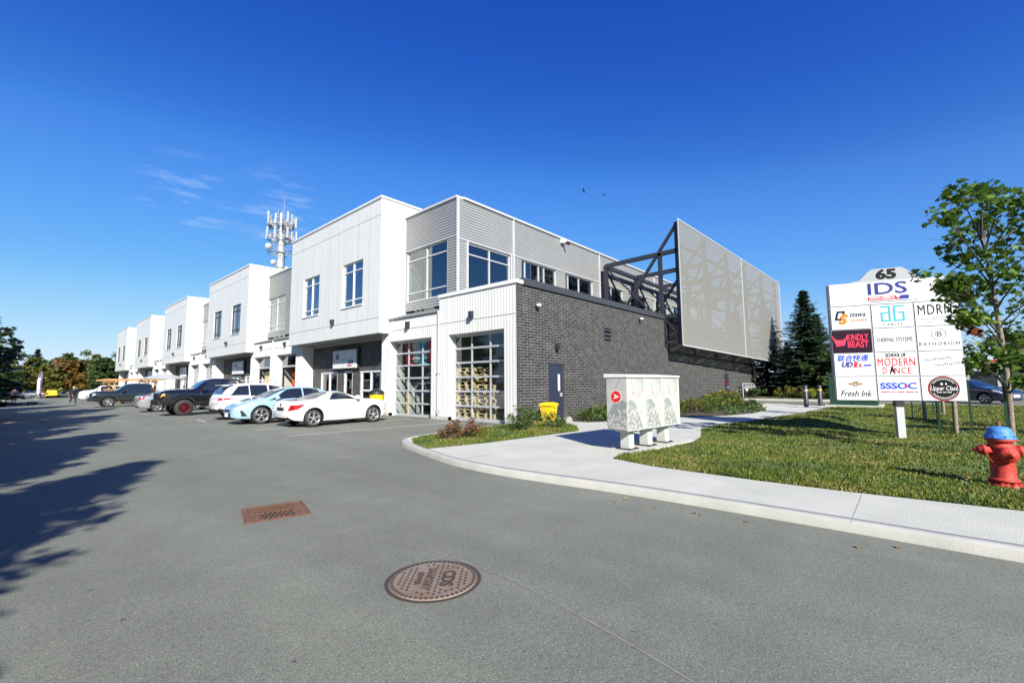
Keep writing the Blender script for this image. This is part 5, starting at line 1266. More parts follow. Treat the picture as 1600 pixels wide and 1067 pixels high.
def mailbox(k,label):
    o=Vector((8.14,4.20,0))+mdir*(.745*k)                 # near-left lower corner of the cabinet
    root=thing('mailbox_cabinet',label,'mailbox',(o.x,o.y,KH+.012),mang,'community mailbox cabinets standing in a row')
    W,D,z0,z1=.722,.49,.40,1.50
    mb=MB(); mb.box((0.012,.012,z0),(W-.012,D-.012,z1-.02)); mb.build('cabinet',MAT['mailbox_body'],root)
    mb=MB(); mb.box((.012,-.004,z0+.02),(W-.055,.012,z1-.03)); mb.box((-.004,.02,z0+.02),(.012,D-.02,z1-.03)); mb.box((W-.008,.02,z0+.02),(W-.006,D-.02,z1-.03))
    p=mb.build('door_panel',MAT['mailbox_print'],root)
    mb=MB(); mb.box((W-.055,-.012,z0),(W-.005,.012,z1-.02)); mb.box((0,-.009,z0),(.012,.012,z1-.02)); mb.box((0.012,-.010,z0),(W-.055,.012,z0+.02)); mb.build('door_frame',MAT['mailbox_body'],root)
    mb=MB(); v=[(-.02,-.04,z1-.03),(W+.0,-.04,z1-.03),(W+.0,D+.03,z1-.03),(-.02,D+.03,z1-.03),(-.02,-.035,z1+.005),(W,-.035,z1+.005),(W,D+.03,z1+.05),(-.02,D+.03,z1+.05)]
    mb.add(v,[(0,3,2,1),(4,5,6,7),(0,1,5,4),(1,2,6,5),(2,3,7,6),(3,0,4,7)]); mb.build('roof',MAT['white_trim'],root)
    mb=MB(); mb.box((W/2-.095,D/2-.10,.02),(W/2+.095,D/2+.10,z0)); mb.box((W/2-.17,D/2-.17,0),(W/2+.17,D/2+.17,.02),1); 
    for a in (-.13,.13):
        for b_ in (-.13,.13): mb.lathe([(.018,.02),(.018,.035)],8,1,(W/2+a,D/2+b_,0))
    mb.box((W/2-.16,D/2-.17,z0-.045),(W/2+.16,D/2+.17,z0-.002))
    mb.build('pedestal',[MAT['mailbox_body'],MAT['dark_metal']],root)
    if k==0:
        mb=MB(); n=32; cy,cz=.245,1.08
        mb.add([(-.0065,cy-.135*math.cos(i*6.2832/n),cz+.135*math.sin(i*6.2832/n)) for i in range(n)],[tuple(range(n))],1)
        mb.add([(-.009,cy-.118*math.cos(i*6.2832/n),cz+.118*math.sin(i*6.2832/n)) for i in range(n)],[tuple(range(n))],0)
        # white flying-envelope mark
        mb.add([(-.0115,cy-a,cz+b_) for a,b_ in ((.085,.0),(-.06,.062),(-.025,.012),(-.025,-.006),(-.06,-.05))],[(0,1,2),(0,2,3),(0,3,4)],1)
        mb.build('emblem',[MAT['logo_red'],MAT['white_trim']],p)
    return root
mailbox(0,'left-end mailbox cabinet with the round red postal emblem on its end')
mailbox(1,'mailbox cabinet in the middle of the row of three, printed with pale blossoms')
mailbox(2,'mailbox cabinet at the right end of the row, nearest the lawn behind')
# concrete pad under the pedestals, part of the walk
mb=MB(); mb.prism([(8.0,4.05),(10.7,3.85),(10.9,4.5),(8.0,4.6)],KH-.02,KH+.012); tag(mb.build('path',MAT['concrete']),kind='structure')

# ---- hydrant
hx,hy=8.68,-.86; hz=lawn_z(hx,hy)-.01
hyd=thing('fire_hydrant','red fire hydrant with a blue bonnet on the lawn beside the sidewalk','hydrant',(hx,hy,hz),R(-162),scale=.97)
mb=MB(); mb.lathe([(.17,0),(.17,.035),(.165,.04),(.125,.045),(.125,.075),(.155,.08),(.155,.105),(.13,.11),(.122,.13),(.120,.50),(.135,.52),(.135,.53),(.118,.56),(.118,.60),(.15,.605),(.15,.635),(.12,.64)],32)
for i in range(8):
    a=i*math.pi/4+.2; mb.lathe([(.018,.035),(.018,.065)],6,0,(.145*math.cos(a),.145*math.sin(a),0))
mb.build('barrel',MAT['hyd_red'],hyd)
mb=MB(); mb.lathe([(.155,.636),(.16,.645),(.155,.66),(.135,.665),(.13,.72),(.115,.765),(.085,.79),(.035,.80),(.035,.80)],32)
for i in range(8):
    a=i*math.pi/4; mb.lathe([(.014,.66),(.014,.68)],6,0,(.146*math.cos(a),.146*math.sin(a),0))
mb.build('bonnet',MAT['hyd_blue'],hyd)
mb=MB(); mb.lathe([(.03,.80),(.024,.815),(.022,.86),(.012,.862)],5); mb.build('operating_nut',MAT['rust'],hyd)
for sd in (-1,1):
    mb=MB(); prof=[(.062,.10),(.062,.16),(.072,.165),(.072,.20),(.060,.205),(.055,.235),(.030,.25),(.022,.252),(.020,.285),(.001,.286)]
    mb.lathe([(a,b_*sd) for a,b_ in prof],20,0,(0,0,.48),'y'); mb.build('hose_outlet',MAT['hyd_red'],hyd,fixn=True)
mb=MB(); mb.lathe([(.088,.09),(.088,.15),(.10,.155),(.10,.185),(.085,.195),(.06,.225),(.028,.235),(.024,.27),(.001,.271)],24,0,(0,0,.44),'x'); mb.build('pumper_outlet',MAT['hyd_red'],hyd,fixn=True)
mb=MB(); mb.tube([(.08,-.19,.43),(.13,-.15,.33),(.14,-.05,.36),(.16,0,.38)],.006,5); mb.build('chain',MAT['hyd_red'],hyd)

# ---- drains in the asphalt
def frame_drain():
    c=[Vector((1.86,6.07)),Vector((2.45,5.92)),Vector((2.42,5.28)),Vector((1.85,5.41))]
    ctr=sum(c,Vector((0,0)))/4; root=thing('catch_basin_grate','square rusty storm drain grate with slanted bars set in the asphalt','drain',(ctr.x,ctr.y,0),math.atan2(c[1].y-c[0].y,c[1].x-c[0].x),scale=1.03)
    s_=.325
    mb=MB(); mb.box((-s_,-s_,.002),(s_,-s_+.045,.012)); mb.box((-s_,s_-.045,.002),(s_,s_,.012)); mb.box((-s_,-s_+.045,.002),(-s_+.045,s_-.045,.012)); mb.box((s_-.045,-s_+.045,.002),(s_,s_-.045,.012)); mb.build('frame',MAT['rust'],root)
    mb=MB(); mb.add([(-.27,-.27,.003),(.27,-.27,.003),(.27,.27,.003),(-.27,.27,.003)],[(0,1,2,3)],1)
    for i in range(-9,10):
        x=i*.052
        a=Vector((max(-.265,x-.13),0)); 
        for y0,y1,sh in ((-.265,-.012,.10),(.012,.265,-.10)):
            xa,xb=x,x+sh
            if min(xa,xb)<-.25 or max(xa,xb)>.25: continue
            mb.bar((xa,y0,.009),(xb,y1,.009),.021,.010)
    mb.box((-.265,-.012,.004),(.265,.012,.012)); mb.box((-.265,-.265,.004),(-.17,.265,.009)); mb.box((.17,-.265,.004),(.265,.265,.009)); mb.build('grate',[MAT['rust'],MAT['iron_dark']],root)
frame_drain()
mh=thing('manhole_cover','round worn iron manhole cover with raised studs and lettering in the foreground asphalt','manhole cover',(2.23,2.81,0),R(-138),scale=.89)
mb=MB(); mb.lathe([(.41,.002),(.377,.003)],64,0,cap=False); mb.build('frame_gap',MAT['iron_dark'],mh)
mb=MB(); mb.lathe([(.372,.001),(.372,.007),(.36,.010)],64,0); mb.build('cover',MAT['iron'],mh)
mb=MB()
for i in range(52):
    a=i*6.2832/52; c_,s_=math.cos(a),math.sin(a); mb.bar((.335*c_,.335*s_,.011),(.365*c_,.365*s_,.011),.024,.006)
for i in range(-6,7):
    for j in range(-6,7):
        x,y=(i+(j%2)*.5)*.052,j*.046
        if math.hypot(x,y)>.305: continue
        if abs(x)<.19 and (.05<y<.19): continue
        if abs(x)<.24 and (-.16<y<-.01): continue
        mb.box((x-.013,y-.010,.010),(x+.013,y+.010,.0145),0,rz=.3)
mb.build('studs',MAT['iron_dark'],mh)
t=MB()
for txt,x,y,sz,b_ in (('SANITARY',0,-.045,.085,.003),('SEWER',0,-.125,.075,.003),('CDS',0,.12,.15,.008)):
    vs,fs=mesh_text(txt,sz,b_,xs=1.05); t.add([(x+v[0],y+v[1],.0148) for v in vs],fs)
t.build('lettering',MAT['iron_dark'],mh)

# ---- yellow tote by the navy door
bn=thing('recycling_bin','yellow plastic tote with a lid standing by the navy door against the brick wall','bin',(12.75,9.62,KH),R(12),scale=.86)
mb=MB(); lv=[(0,.26,.19),(.05,.27,.20),(.60,.33,.24),(.62,.35,.26),(.66,.35,.26)]
vs=[(sx*a,sy*b_,z) for z,a,b_ in lv for sx,sy in ((-1,-1),(1,-1),(1,1),(-1,1))]
mb.add(vs,[(i*4+j,i*4+(j+1)%4,(i+1)*4+(j+1)%4,(i+1)*4+j) for i in range(len(lv)-1) for j in range(4)]+[(3,2,1,0),(16,17,18,19)]); mb.build('tub',MAT['yellow_plastic'],bn)
mb=MB(); lv=[(.665,.38,.29),(.69,.385,.295),(.74,.33,.25),(.79,.20,.14)]
vs=[(sx*a,sy*b_,z) for z,a,b_ in lv for sx,sy in ((-1,-1),(1,-1),(1,1),(-1,1))]
mb.add(vs,[(i*4+j,i*4+(j+1)%4,(i+1)*4+(j+1)%4,(i+1)*4+j) for i in range(3) for j in range(4)]+[(3,2,1,0),(12,13,14,15)]); mb.box((-.1,-.305,.60),(.1,-.255,.665)); mb.build('lid',MAT['yellow_plastic'],bn)
b2=thing('salt_bin','small yellow bin with a black domed lid against the white pier, behind the roadster','bin',(11.32,18.62,0),scale=1.24)
mb=MB(); mb.lathe([(.22,0),(.26,.74),(.27,.80)],20); mb.build('tub',MAT['yellow_plastic'],b2)
mb=MB(); mb.lathe([(.29,.80),(.29,.84),(.24,.92),(.12,.98),(.001,.99)],20); mb.build('lid',MAT['car_trim'],b2)

# ---- bollards, transformer box, gas meters
for i,(x,y,l) in enumerate(((27.5,4.0,'dark bollard on the walkway end, the one to the left with the pale cap'),(29.2,3.6,'dark bollard with a yellow band right beside the green metal cabinet'))):
    r=thing('bollard',l,'bollard',(x,y,0),0,'bollards at the end of the walkway'); mb=MB(); mb.lathe([(.16,0),(.16,.04),(.11,.06),(.11,1.15),(.08,1.22),(.001,1.24)],16); mb.build('post',MAT['dark_metal'],r)
    mb=MB(); mb.lathe([(.114,.93),(.114,.99)],16,cap=False); mb.build('band',MAT['galv' if i==0 else 'yellow_plastic'],r)
tr=thing('transformer_cabinet','dark green metal utility cabinet on a concrete pad behind the pylon sign','utility box',(30.3,2.2,0),0)
mb=MB(); mb.box((-1,-1.2,0),(1.2,1.2,.16)); mb.build('pad',MAT['concrete'],tr)
mb=MB(); mb.box((-.8,-1.0,.16),(1.0,1.0,1.75)); mb.add([(-.83,-1.03,1.75),(1.03,-1.03,1.75),(1.03,1.03,1.75),(-.83,1.03,1.75),(-.83,-1.03,1.80),(1.03,-1.03,1.88),(1.03,1.03,1.88),(-.83,1.03,1.80)],[(0,3,2,1),(4,5,6,7),(0,1,5,4),(1,2,6,5),(2,3,7,6),(3,0,4,7)]); mb.build('cabinet',MAT['green_paint'],tr)
mb=MB(); mb.box((-.815,-.012,.2),(-.80,.012,1.7),0); mb.box((-.84,.1,.9),(-.80,.16,1.1)); mb.build('door',MAT['dark_metal'],tr)
gm_=thing('gas_meter_set','grey gas meters and pipes against the brick wall near the tan downpipe','gas meter',(40.2,9.9,0))
for i in range(4):
    x=-1.2+i*.8
    mb=MB(); mb.lathe([(.001,-.12),(.16,-.10),(.18,0),(.16,.10),(.001,.12)],16,0,(x,-.25,.75),'y'); mb.box((x-.16,-.36,.80),(x+.16,-.14,1.05)); mb.build('meter',MAT['galv'],gm_)
mb=MB(); mb.tube([(-1.6,-.1,.05),(-1.6,-.1,1.25),(1.6,-.1,1.25),(1.6,-.1,.05)],.04,8)
for i in range(4): mb.tube([(-1.2+i*.8,-.1,1.25),(-1.2+i*.8,-.25,1.2),(-1.2+i*.8,-.25,1.0)],.03,6)
mb.build('pipework',MAT['mast_grey'],gm_)

# ---- communications mast behind the building
mastx,masty=22.6,61.5
ms=thing('cell_tower','white monopole cell tower crowded with antennas, rising behind the building','tower',(mastx,masty,-.4),scale=.93)
mb=MB(); mb.lathe([(.66,0),(.54,12),(.46,20),(.40,25.5)],20); 
for z in (14.5,16.5,18.6,20.8): mb.lathe([(.56,z),(.56,z+.12)],20,1)
for k in range(40): a=k*2.4; mb.bar((.5*math.cos(a),.5*math.sin(a),12+k*.33),(.75*math.cos(a),.75*math.sin(a),12+k*.33),.04,.04,1)
mb.build('pole',[MAT['mast_white'],MAT['mast_grey']],ms)
mb=MB(); mb.tube([(.70,.25,8),(.62,.25,21)],.05,6,0); mb.tube([(-.66,.15,8),(-.60,.15,20)],.04,6,0); mb.build('cable_run',MAT['mast_grey'],ms)
rs=random.Random(5)
dcam=Vector((-mastx,-masty,0)).normalized(); side=Vector((-dcam.y,dcam.x,0))
for lv,(z,rad) in enumerate(((25.0,1.7),(23.0,1.8),(20.9,1.75))):
    mb=MB()
    n=24
    if lv<2:
        for a0 in (20,140,260):
            pts=[(rad*math.cos(R(a0+x)),rad*math.sin(R(a0+x)),z-.3) for x in range(-38,39,19)]; mb.tube(pts,.06,6); mb.tube([(p[0],p[1],z+.5) for p in pts],.05,6)
            for q in (pts[0],pts[2],pts[-1]): mb.bar((0,0,z-.3),q,.08,.08); mb.bar((0,0,z+.5),(q[0],q[1],z+.5),.05,.05)
    else:
        mb.tube([(rad*math.cos(R(x)),rad*math.sin(R(x)),z-.2) for x in range(0,361,20)],.04,6,cap=False); mb.tube([(rad*math.cos(R(x)),rad*math.sin(R(x)),z+.6) for x in range(0,361,20)],.04,6,cap=False)
        mb.tube([(rad*math.cos(R(x)),rad*math.sin(R(x)),z+.2) for x in range(0,361,20)],.035,6,cap=False)
        for x in range(0,360,60): mb.bar((0,0,z-.2),(rad*math.cos(R(x)),rad*math.sin(R(x)),z-.2),.06,.06)
    mb.build('antenna_platform',MAT['mast_grey'],ms)
    if lv<2:
        for a0 in (20,140,260):
            for x in (-36,-14,12,34):
                a=R(a0+x); px_,py_=(rad+.12)*math.cos(a),(rad+.12)*math.sin(a); h=1.25+.35*rs.random()+(.5 if (lv==0 and x in(-14,12) and a0==140) else 0); zz=z-.5+.5*rs.random()
                if lv==1 and x in(-14,): continue
                mb=MB(); mb.box((px_-.07,py_-.115,zz),(px_+.07,py_+.115,zz+h),0,rz=a,c=(px_,py_)); mb.tube([(px_*.93,py_*.93,zz-.2),(px_*.93,py_*.93,zz+h+.1)],.035,6,1)
                mb.build('antenna',[MAT['mast_white'],MAT['mast_grey']],ms)
                mb=MB(); mb.box((px_*.8-.11,py_*.8-.11,z-.15),(px_*.8+.11,py_*.8+.11,z+.3),0,rz=a,c=(px_*.8,py_*.8)); mb.build('radio_unit',MAT['mast_grey' if rs.random()<.6 else 'mast_white'],ms)
for (a,z,rr,s_) in ((200,21.2,2.1,.45),(160,19.3,.95,.38),(300,18.4,1.0,.34),(310,16.9,1.0,.42),(80,17.3,1.0,.40),(330,17.9,.9,.30)):
    c_=(rr*math.cos(R(a)),rr*math.sin(R(a)),z); mb=MB(); mb.lathe([(.02,.1),(s_*.6,.05),(s_,-.10),(s_,-.22),(.001,-.26)],20,0,c_,'y'); mb.bar((0,0,z),(c_[0],c_[1]+.08,z),.07,.07,1); mb.build('dish',[MAT['mast_white'],MAT['mast_grey']],ms)
mb=MB(); mb.tube([(.2,0,25.4),(.2,0,29.0)],.03,6); mb.tube([(-.5,.2,25),(-.5,.2,27.2)],.04,6); mb.tube([(.6,-.1,25),(.6,-.1,27.0)],.04,6); mb.build('whip_antenna',MAT['mast_grey'],ms)

# ---- timber pergola, metal gazebo, feather flag
px0,px1,py0,py1=6.6,10.8,50.5,60.5
pg=thing('timber_pergola','orange cedar pergola frame with long beams behind the dark green pickup truck','pergola',(8.4,64.5,gz(0,64)),scale=.85)
mb=MB()
for y in (50.6,55.5,60.4):
    for x in (6.8,10.6): mb=MB(); mb.bar((x-8.7,y-55.5,0),(x-8.7,y-55.5,2.5),.2,.2); mb.build('post',MAT['cedar'],pg)
for x in (6.8,10.6): mb=MB(); mb.bar((x-8.7,-5.8,2.62),(x-8.7,5.8,2.62),.16,.28); mb.build('beam',MAT['cedar'],pg)
for i in range(9): mb=MB(); mb.bar((-2.7,-5.2+i*1.3,2.86),(2.7,-5.2+i*1.3,2.86),.08,.2); mb.build('rafter',MAT['cedar'],pg)
mb=MB()
for i in range(12): mb.box((-1.98,-4.9,.1+i*.14),(-1.93,4.9,.22+i*.14)); 
for i in range(12): mb.box((-1.8,-4.98,.1+i*.14),(1.9,-4.93,.22+i*.14))
mb.build('fence_panel',MAT['cedar'],pg)
gb=thing('patio_gazebo','dark metal patio gazebo with a pale canopy and curtains before the third bay','gazebo',(10.2,57.5,gz(0,57)),scale=1.05)
for x in (-1.5,1.5):
    for y in (-1.5,1.5): mb=MB(); mb.bar((x,y,0),(x,y,2.3),.08,.08); mb.build('post',MAT['mast_grey'],gb)
mb=MB(); mb.add([(-1.7,-1.7,2.3),(1.7,-1.7,2.3),(1.7,1.7,2.3),(-1.7,1.7,2.3),(-.5,-.5,2.75),(.5,-.5,2.75),(.5,.5,2.75),(-.5,.5,2.75)],[(0,1,5,4),(1,2,6,5),(2,3,7,6),(3,0,4,7),(4,5,6,7),(0,3,2,1)]); mb.build('canopy',MAT['galv'],gb)
for x,y in ((-1.45,-1.3),(-1.45,1.2),(1.3,-1.45),(-1.2,-1.45)):
    mb=MB(); vs=[]
    for j in range(9):
        for z in (.1,2.2): vs.append((x+.03*math.sin(j*2),y+.06*j-.2,z))
    mb.add(vs,[(2*j,2*j+2,2*j+3,2*j+1) for j in range(8)]); mb.build('curtain',MAT['white_siding'],gb)
ff=thing('feather_flag','tall white and purple feather flag standing on the lot in front of the autumn trees','flag',(2.55,112,gz(0,112)))
mb=MB(); mb.tube([(0,0,0),(0,0,3.2),(.15,0,4.3),(.55,0,4.75)],.03,8); mb.box((-.4,-.4,0),(.4,.4,.05)); mb.build('pole',MAT['mast_grey'],ff)
mat('flag_purple',(.16,.10,.22),.7)
mb=MB(); vs=[]; 
for i in range(13):
    z=.5+4.2*i/12; w0=.03+(.52*max(0,(z-3.2)/1.5)**1.5 if z>3.2 else 0); w1=.62-.04*(i%2)+(0 if z<3.8 else -.05*(z-3.8)); 
    for u in (0,.5,1): vs.append((w0+(w1-w0)*u,.06*math.sin(i*.8+u*3),z))
fs=[(i*3+j,i*3+j+1,i*3+j+4,i*3+j+3) for i in range(12) for j in range(2)]
mb.add(vs,fs[:0]); mb.f=[list(f) for f in fs]; mb.m=[1 if (k%2==1 or k//2>8) else 0 for k in range(len(fs))]; mb.sm=[True]*len(fs)
fl=mb.build('banner',[MAT['white_siding'],MAT['flag_purple']],ff)
so=fl.modifiers.new('thickness','SOLIDIFY'); so.thickness=.01

# ---- goods seen through the garage glazing
def pallet(mb,x,y,z,rz=0,ln=1.2,wd=1.0):
    for i in range(7): mb.box((x-ln/2,y-wd/2+i*wd/6.6,z+.115),(x+ln/2,y-wd/2+i*wd/6.6+.09,z+.135),0,rz,(x,y))
    for i in range(3): mb.box((x-ln/2,y-wd/2+i*(wd-.09)/2,z),(x+ln/2,y-wd/2+i*(wd-.09)/2+.09,z+.018),0,rz,(x,y))
    for i in range(3):
        for j in range(3): mb.box((x-ln/2+i*(ln-.1)/2,y-wd/2+j*(wd-.1)/2,z+.018),(x-ln/2+i*(ln-.1)/2+.1,y-wd/2+j*(wd-.1)/2+.1,z+.114),0,rz,(x,y))
rp=random.Random(3)
k=0
for (cx,cy,n,lab) in ((12.78,13.38,15,'left stack behind the garage glass'),(12.82,12.3,10,'right stack behind the garage glass')):
    for i in range(n):
        mb=MB(); pallet(mb,rp.uniform(-.05,.05),rp.uniform(-.05,.05),0,rp.uniform(-.1,.1))
        o=mb.build('pallet',MAT['pallet_wood']); o.location=(cx,cy,.01+i*.14)
        tag(o,'wooden pallet number %d up from the floor in the %s'%(i+1,lab),'pallet','wooden pallets stacked inside the right garage door')
for i,(y,c_,l) in enumerate(((17.6,'logo_red','red hanging banner at the left edge of the left garage door'),(17.05,'sign_white','white hanging banner between the red and the teal one'),(16.5,'ink_teal','teal hanging banner in the middle of the left garage door'),(16.0,'ink_pink','pink hanging banner right of the teal one'),(15.5,'sign_white','white hanging banner at the right edge of the left garage door'))):
    mb=MB(); vs=[]
    for j in range(7):
        for z in (2.35+.1*(i%2),3.4): vs.append((12.40+.02*math.sin(j*1.5),y-.26+.088*j,z))
    mb.add(vs,[(2*j,2*j+1,2*j+3,2*j+2) for j in range(6)]); o=mb.build('hanging_banner',MAT[c_]); so=o.modifiers.new('thickness','SOLIDIFY'); so.thickness=.008
    tag(o,l,'banner','fabric banners hanging inside the left garage door')
mb=MB(); mb.lathe([(1.0,0),(.95,.6),(.8,1.1),(.4,1.35),(.001,1.4)],16,0,(14.3,16.6,0.01)); tag(mb.build('covered_machine',MAT['interior']),'grey covered machine standing inside the left garage door','machine')
rk=thing('pallet_rack','tall orange steel rack with dark boxes inside the near door of the second bay','rack',(13.2,30.4,0))
for x in (-.4,.4):
    for y in (-1.3,0,1.3): mb=MB(); mb.bar((x,y,0),(x,y,2.6),.1,.1); mb.build('upright',MAT['orange_paint'],rk)
for z in (.7,1.5,2.3): 
    mb=MB(); mb.bar((-.42,-1.3,z),(-.42,1.3,z),.05,.14); mb.bar((.42,-1.3,z),(.42,1.3,z),.05,.14); mb.box((-.4,-1.25,z+.03),(.4,1.25,z+.06)); mb.build('shelf',MAT['orange_paint'],rk)
mb=MB(); [mb.bar((-.44,-1.3+.1*i,1.6+.1*(i%3)),(-.44,-1.0+.1*i,2.3-.1*(i%4)),.04,.06) for i in range(0,26,3)]; mb.build('bracing',MAT['orange_paint'],rk)
mb=MB(); mb.box((12.5,34.2,.02),(12.56,36.1,2.4)); tag(mb.build('plywood_sheet',MAT['plywood']),'tan plywood sheet leaning in the far door of the second bay','plywood')

# ---- two people far down the lot
mat('skin',(.42,.26,.19),.6); mat('cloth_black',(.012,.012,.014),.85); mat('cloth_purple',(.035,.02,.05),.85); mat('cloth_navy',(.02,.025,.04),.85); mat('hair',(.03,.02,.015),.7); mat('cap_grey',(.3,.29,.27),.8)
def skin_mesh(name,V,E,RAD,m,parent,root=0):
    me=bpy.data.meshes.new(name); me.from_pydata(V,E,[]); o=bpy.data.objects.new(name,me); COL.objects.link(o)
    md=o.modifiers.new('s','SKIN'); md.use_smooth_shade=True
    for i,r in enumerate(RAD): me.skin_vertices[0].data[i].radius=(r,r) if not isinstance(r,tuple) else r
    me.skin_vertices[0].data[root].use_root=True
    sb=o.modifiers.new('u','SUBSURF'); sb.levels=1; sb.render_levels=1
    dg=bpy.context.evaluated_depsgraph_get(); nm=bpy.data.meshes.new_from_object(o.evaluated_get(dg)); o.modifiers.clear(); o.data=nm; nm.materials.append(MAT[m]); o.parent=parent; return o
def person(label,x,y,rz,stride,jacket,trousers,cap=None,scale=1.0):
    r=thing('person',label,'person',(x,y,gz(x,y)),rz,scale=scale); s_=stride
    V=[(0,0,.95),(0,0,1.15),(0,0,1.38),(0,0,1.47),(.02,0,1.54),(.02,0,1.64),(.02,0,1.73),
       (0,.10,.92),(s_*.5,.10,.50),(s_*.55,.10,.08),(s_*.55+.16,.11,.035),(0,-.10,.92),(-s_*.3,-.10,.50),(-s_*.9,-.10,.10),(-s_*.9+.15,-.11,.035),
       (0,.19,1.40),(-.06,.24,1.12),(.04+s_*-.2,.25,.88),(.06+s_*-.2,.25,.80),(0,-.19,1.40),(.04,-.24,1.12),(.14+s_*.2,-.25,.90),(.17+s_*.2,-.25,.83)]
    E=[(0,1),(1,2),(2,3),(3,4),(4,5),(5,6),(0,7),(7,8),(8,9),(9,10),(0,11),(11,12),(12,13),(13,14),(2,15),(15,16),(16,17),(17,18),(2,19),(19,20),(20,21),(21,22)]
    RD=[.13,.12,.14,.06,.06,.10,.07,.085,.06,.042,.04,.085,.06,.042,.04,.06,.045,.032,.03,.06,.045,.032,.03]
    skin_mesh('body',V,E,RD,'skin',r)
    V=[(0,0,.90),(0,0,1.15),(0,0,1.38),(0,0,1.45),(0,.19,1.41),(-.06,.24,1.12),(.04+s_*-.2,.25,.90),(0,-.19,1.41),(.04,-.24,1.12),(.14+s_*.2,-.25,.92)]
    skin_mesh('jacket',V,[(0,1),(1,2),(2,3),(2,4),(4,5),(5,6),(2,7),(7,8),(8,9)],[.165,.155,.165,.09,.08,.062,.05,.08,.062,.05],jacket,r)
    V=[(0,0,.98),(0,.10,.90),(s_*.5,.10,.50),(s_*.55,.10,.10),(0,-.10,.90),(-s_*.3,-.10,.50),(-s_*.9,-.10,.12)]
    skin_mesh('trousers',V,[(0,1),(1,2),(2,3),(0,4),(4,5),(5,6)],[.14,.105,.08,.062,.105,.08,.062],trousers,r)
    for a in ((s_*.55,.10),(-s_*.9,-.10)):
        mb=MB(); mb.tube([(a[0]-.07,a[1],.05),(a[0]+.02,a[1],.06),(a[0]+.12,a[1],.045),(a[0]+.2,a[1],.03)],[.04,.05,.045,.02],8); mb.build('shoe',MAT['cloth_black'],r)
    mb=MB(); mb.lathe([(.108,1.64),(.11,1.68),(.10,1.74),(.06,1.785),(.001,1.795)],14,0,(.005,0,0)); 
    if cap: mb.box((.07,-.07,1.665),(.19,.07,1.68))
    mb.build('cap' if cap else 'hair',MAT[cap or 'hair'],r)
    mb=MB(); mb.lathe([(.001,.018),(.02,0),(.012,-.03),(.001,-.035)],6,0,(.13,0,1.60),'z'); mb.build('nose',MAT['skin'],r)
    for sd in (-1,1):
        mb=MB(); mb.lathe([(.001,.012),(.013,0),(.001,-.012)],8,0,(.115,sd*.035,1.635)); mb.build('eye',MAT['cloth_black'],r)
        bx_=(.06-s_*.2,.25,.80) if sd>0 else (.17+s_*.2,-.25,.83)
        for f in range(5):
            mb=MB(); dx=(-.024+.016*f) if f<4 else .03; L_=(.07,.08,.078,.06,.05)[f]
            if f<4: mb.tube([(bx_[0]+dx,bx_[1],bx_[2]-.02),(bx_[0]+dx+.004,bx_[1]-sd*.01,bx_[2]-.02-L_*.6),(bx_[0]+dx+.006,bx_[1]-sd*.03,bx_[2]-.02-L_)],[.009,.008,.006],6)
            else: mb.tube([(bx_[0]+.02,bx_[1],bx_[2]+.01),(bx_[0]+.042,bx_[1]-sd*.01,bx_[2]-.02),(bx_[0]+.045,bx_[1]-sd*.015,bx_[2]-.045)],[.010,.009,.007],6)
            mb.build('finger' if f<4 else 'thumb',MAT['skin'],r)
    return r
person('person in dark clothes and a pale cap striding across the lot before the white vehicles',4.1,64.5,R(-55),.30,'cloth_black','cloth_black','cap_grey')
person('person in a dark purple jacket standing at the left edge of the lot',.02,71,R(75),.05,'cloth_purple','cloth_navy',None)
# birds and a far shop
def bird(x,y,z,rz,label):
    mb=MB(); mb.tube([(-.25,0,0),(-.05,0,.02),(.15,0,.02),(.28,0,0)],[.02,.07,.06,.02],8)
    for s_ in (-1,1): mb.add([(.12,0,.03),(-.06,0,.03),(-.10,s_*.38,.16),(.02,s_*.40,.18),(-.12,s_*.72,.08)],[(0,1,2,3),(3,2,4)])
    o=mb.build('bird',MAT['cloth_black']); o.location=(x,y,z); o.rotation_euler=(0.2,.1,rz); so=o.modifiers.new('thickness','SOLIDIFY'); so.thickness=.02; tag(o,label,'bird','birds high in the sky')
bd=(raydir(912,299)*70); bird(bd.x,bd.y,1.5+bd.z,2.0,'small dark bird in the open sky above the grey side wall')
bd=(raydir(943,305)*95); bird(bd.x,bd.y,1.5+bd.z,1.0,'fainter smaller bird to the right of the other one')
fs_=thing('shop_building','low beige shop building with a red emblem far behind the road on the right','building',(92,-9.5,0))
mb=MB(); mb.box((0,-16,0),(14,8,3.6)); mb.build('wall',MAT['concrete_old'],fs_)
mb=MB(); mb.box((-.3,-16.2,3.6),(14.2,8.2,4.4)); mb.build('fascia',MAT['white_siding'],fs_)
mb=MB(); mb.box((-.06,0,0),(-.01,2.6,2.6)); mb.box((-.06,-6,0),(-.01,-1,2.6)); mb.build('window',MAT['car_glass'],fs_)
mb=MB(); mb.add([(-.33,3.2,3.75),(-.33,2.4,3.75),(-.33,1.9,4.3),(-.33,2.9,4.3)],[(0,1,2,3)]); mb.add([(-.33,1.4,3.85),(-.33,-3.4,3.85),(-.33,-3.4,4.15),(-.33,1.4,4.15)],[(0,1,2,3)]); mb.build('emblem',MAT['logo_red'],fs_)
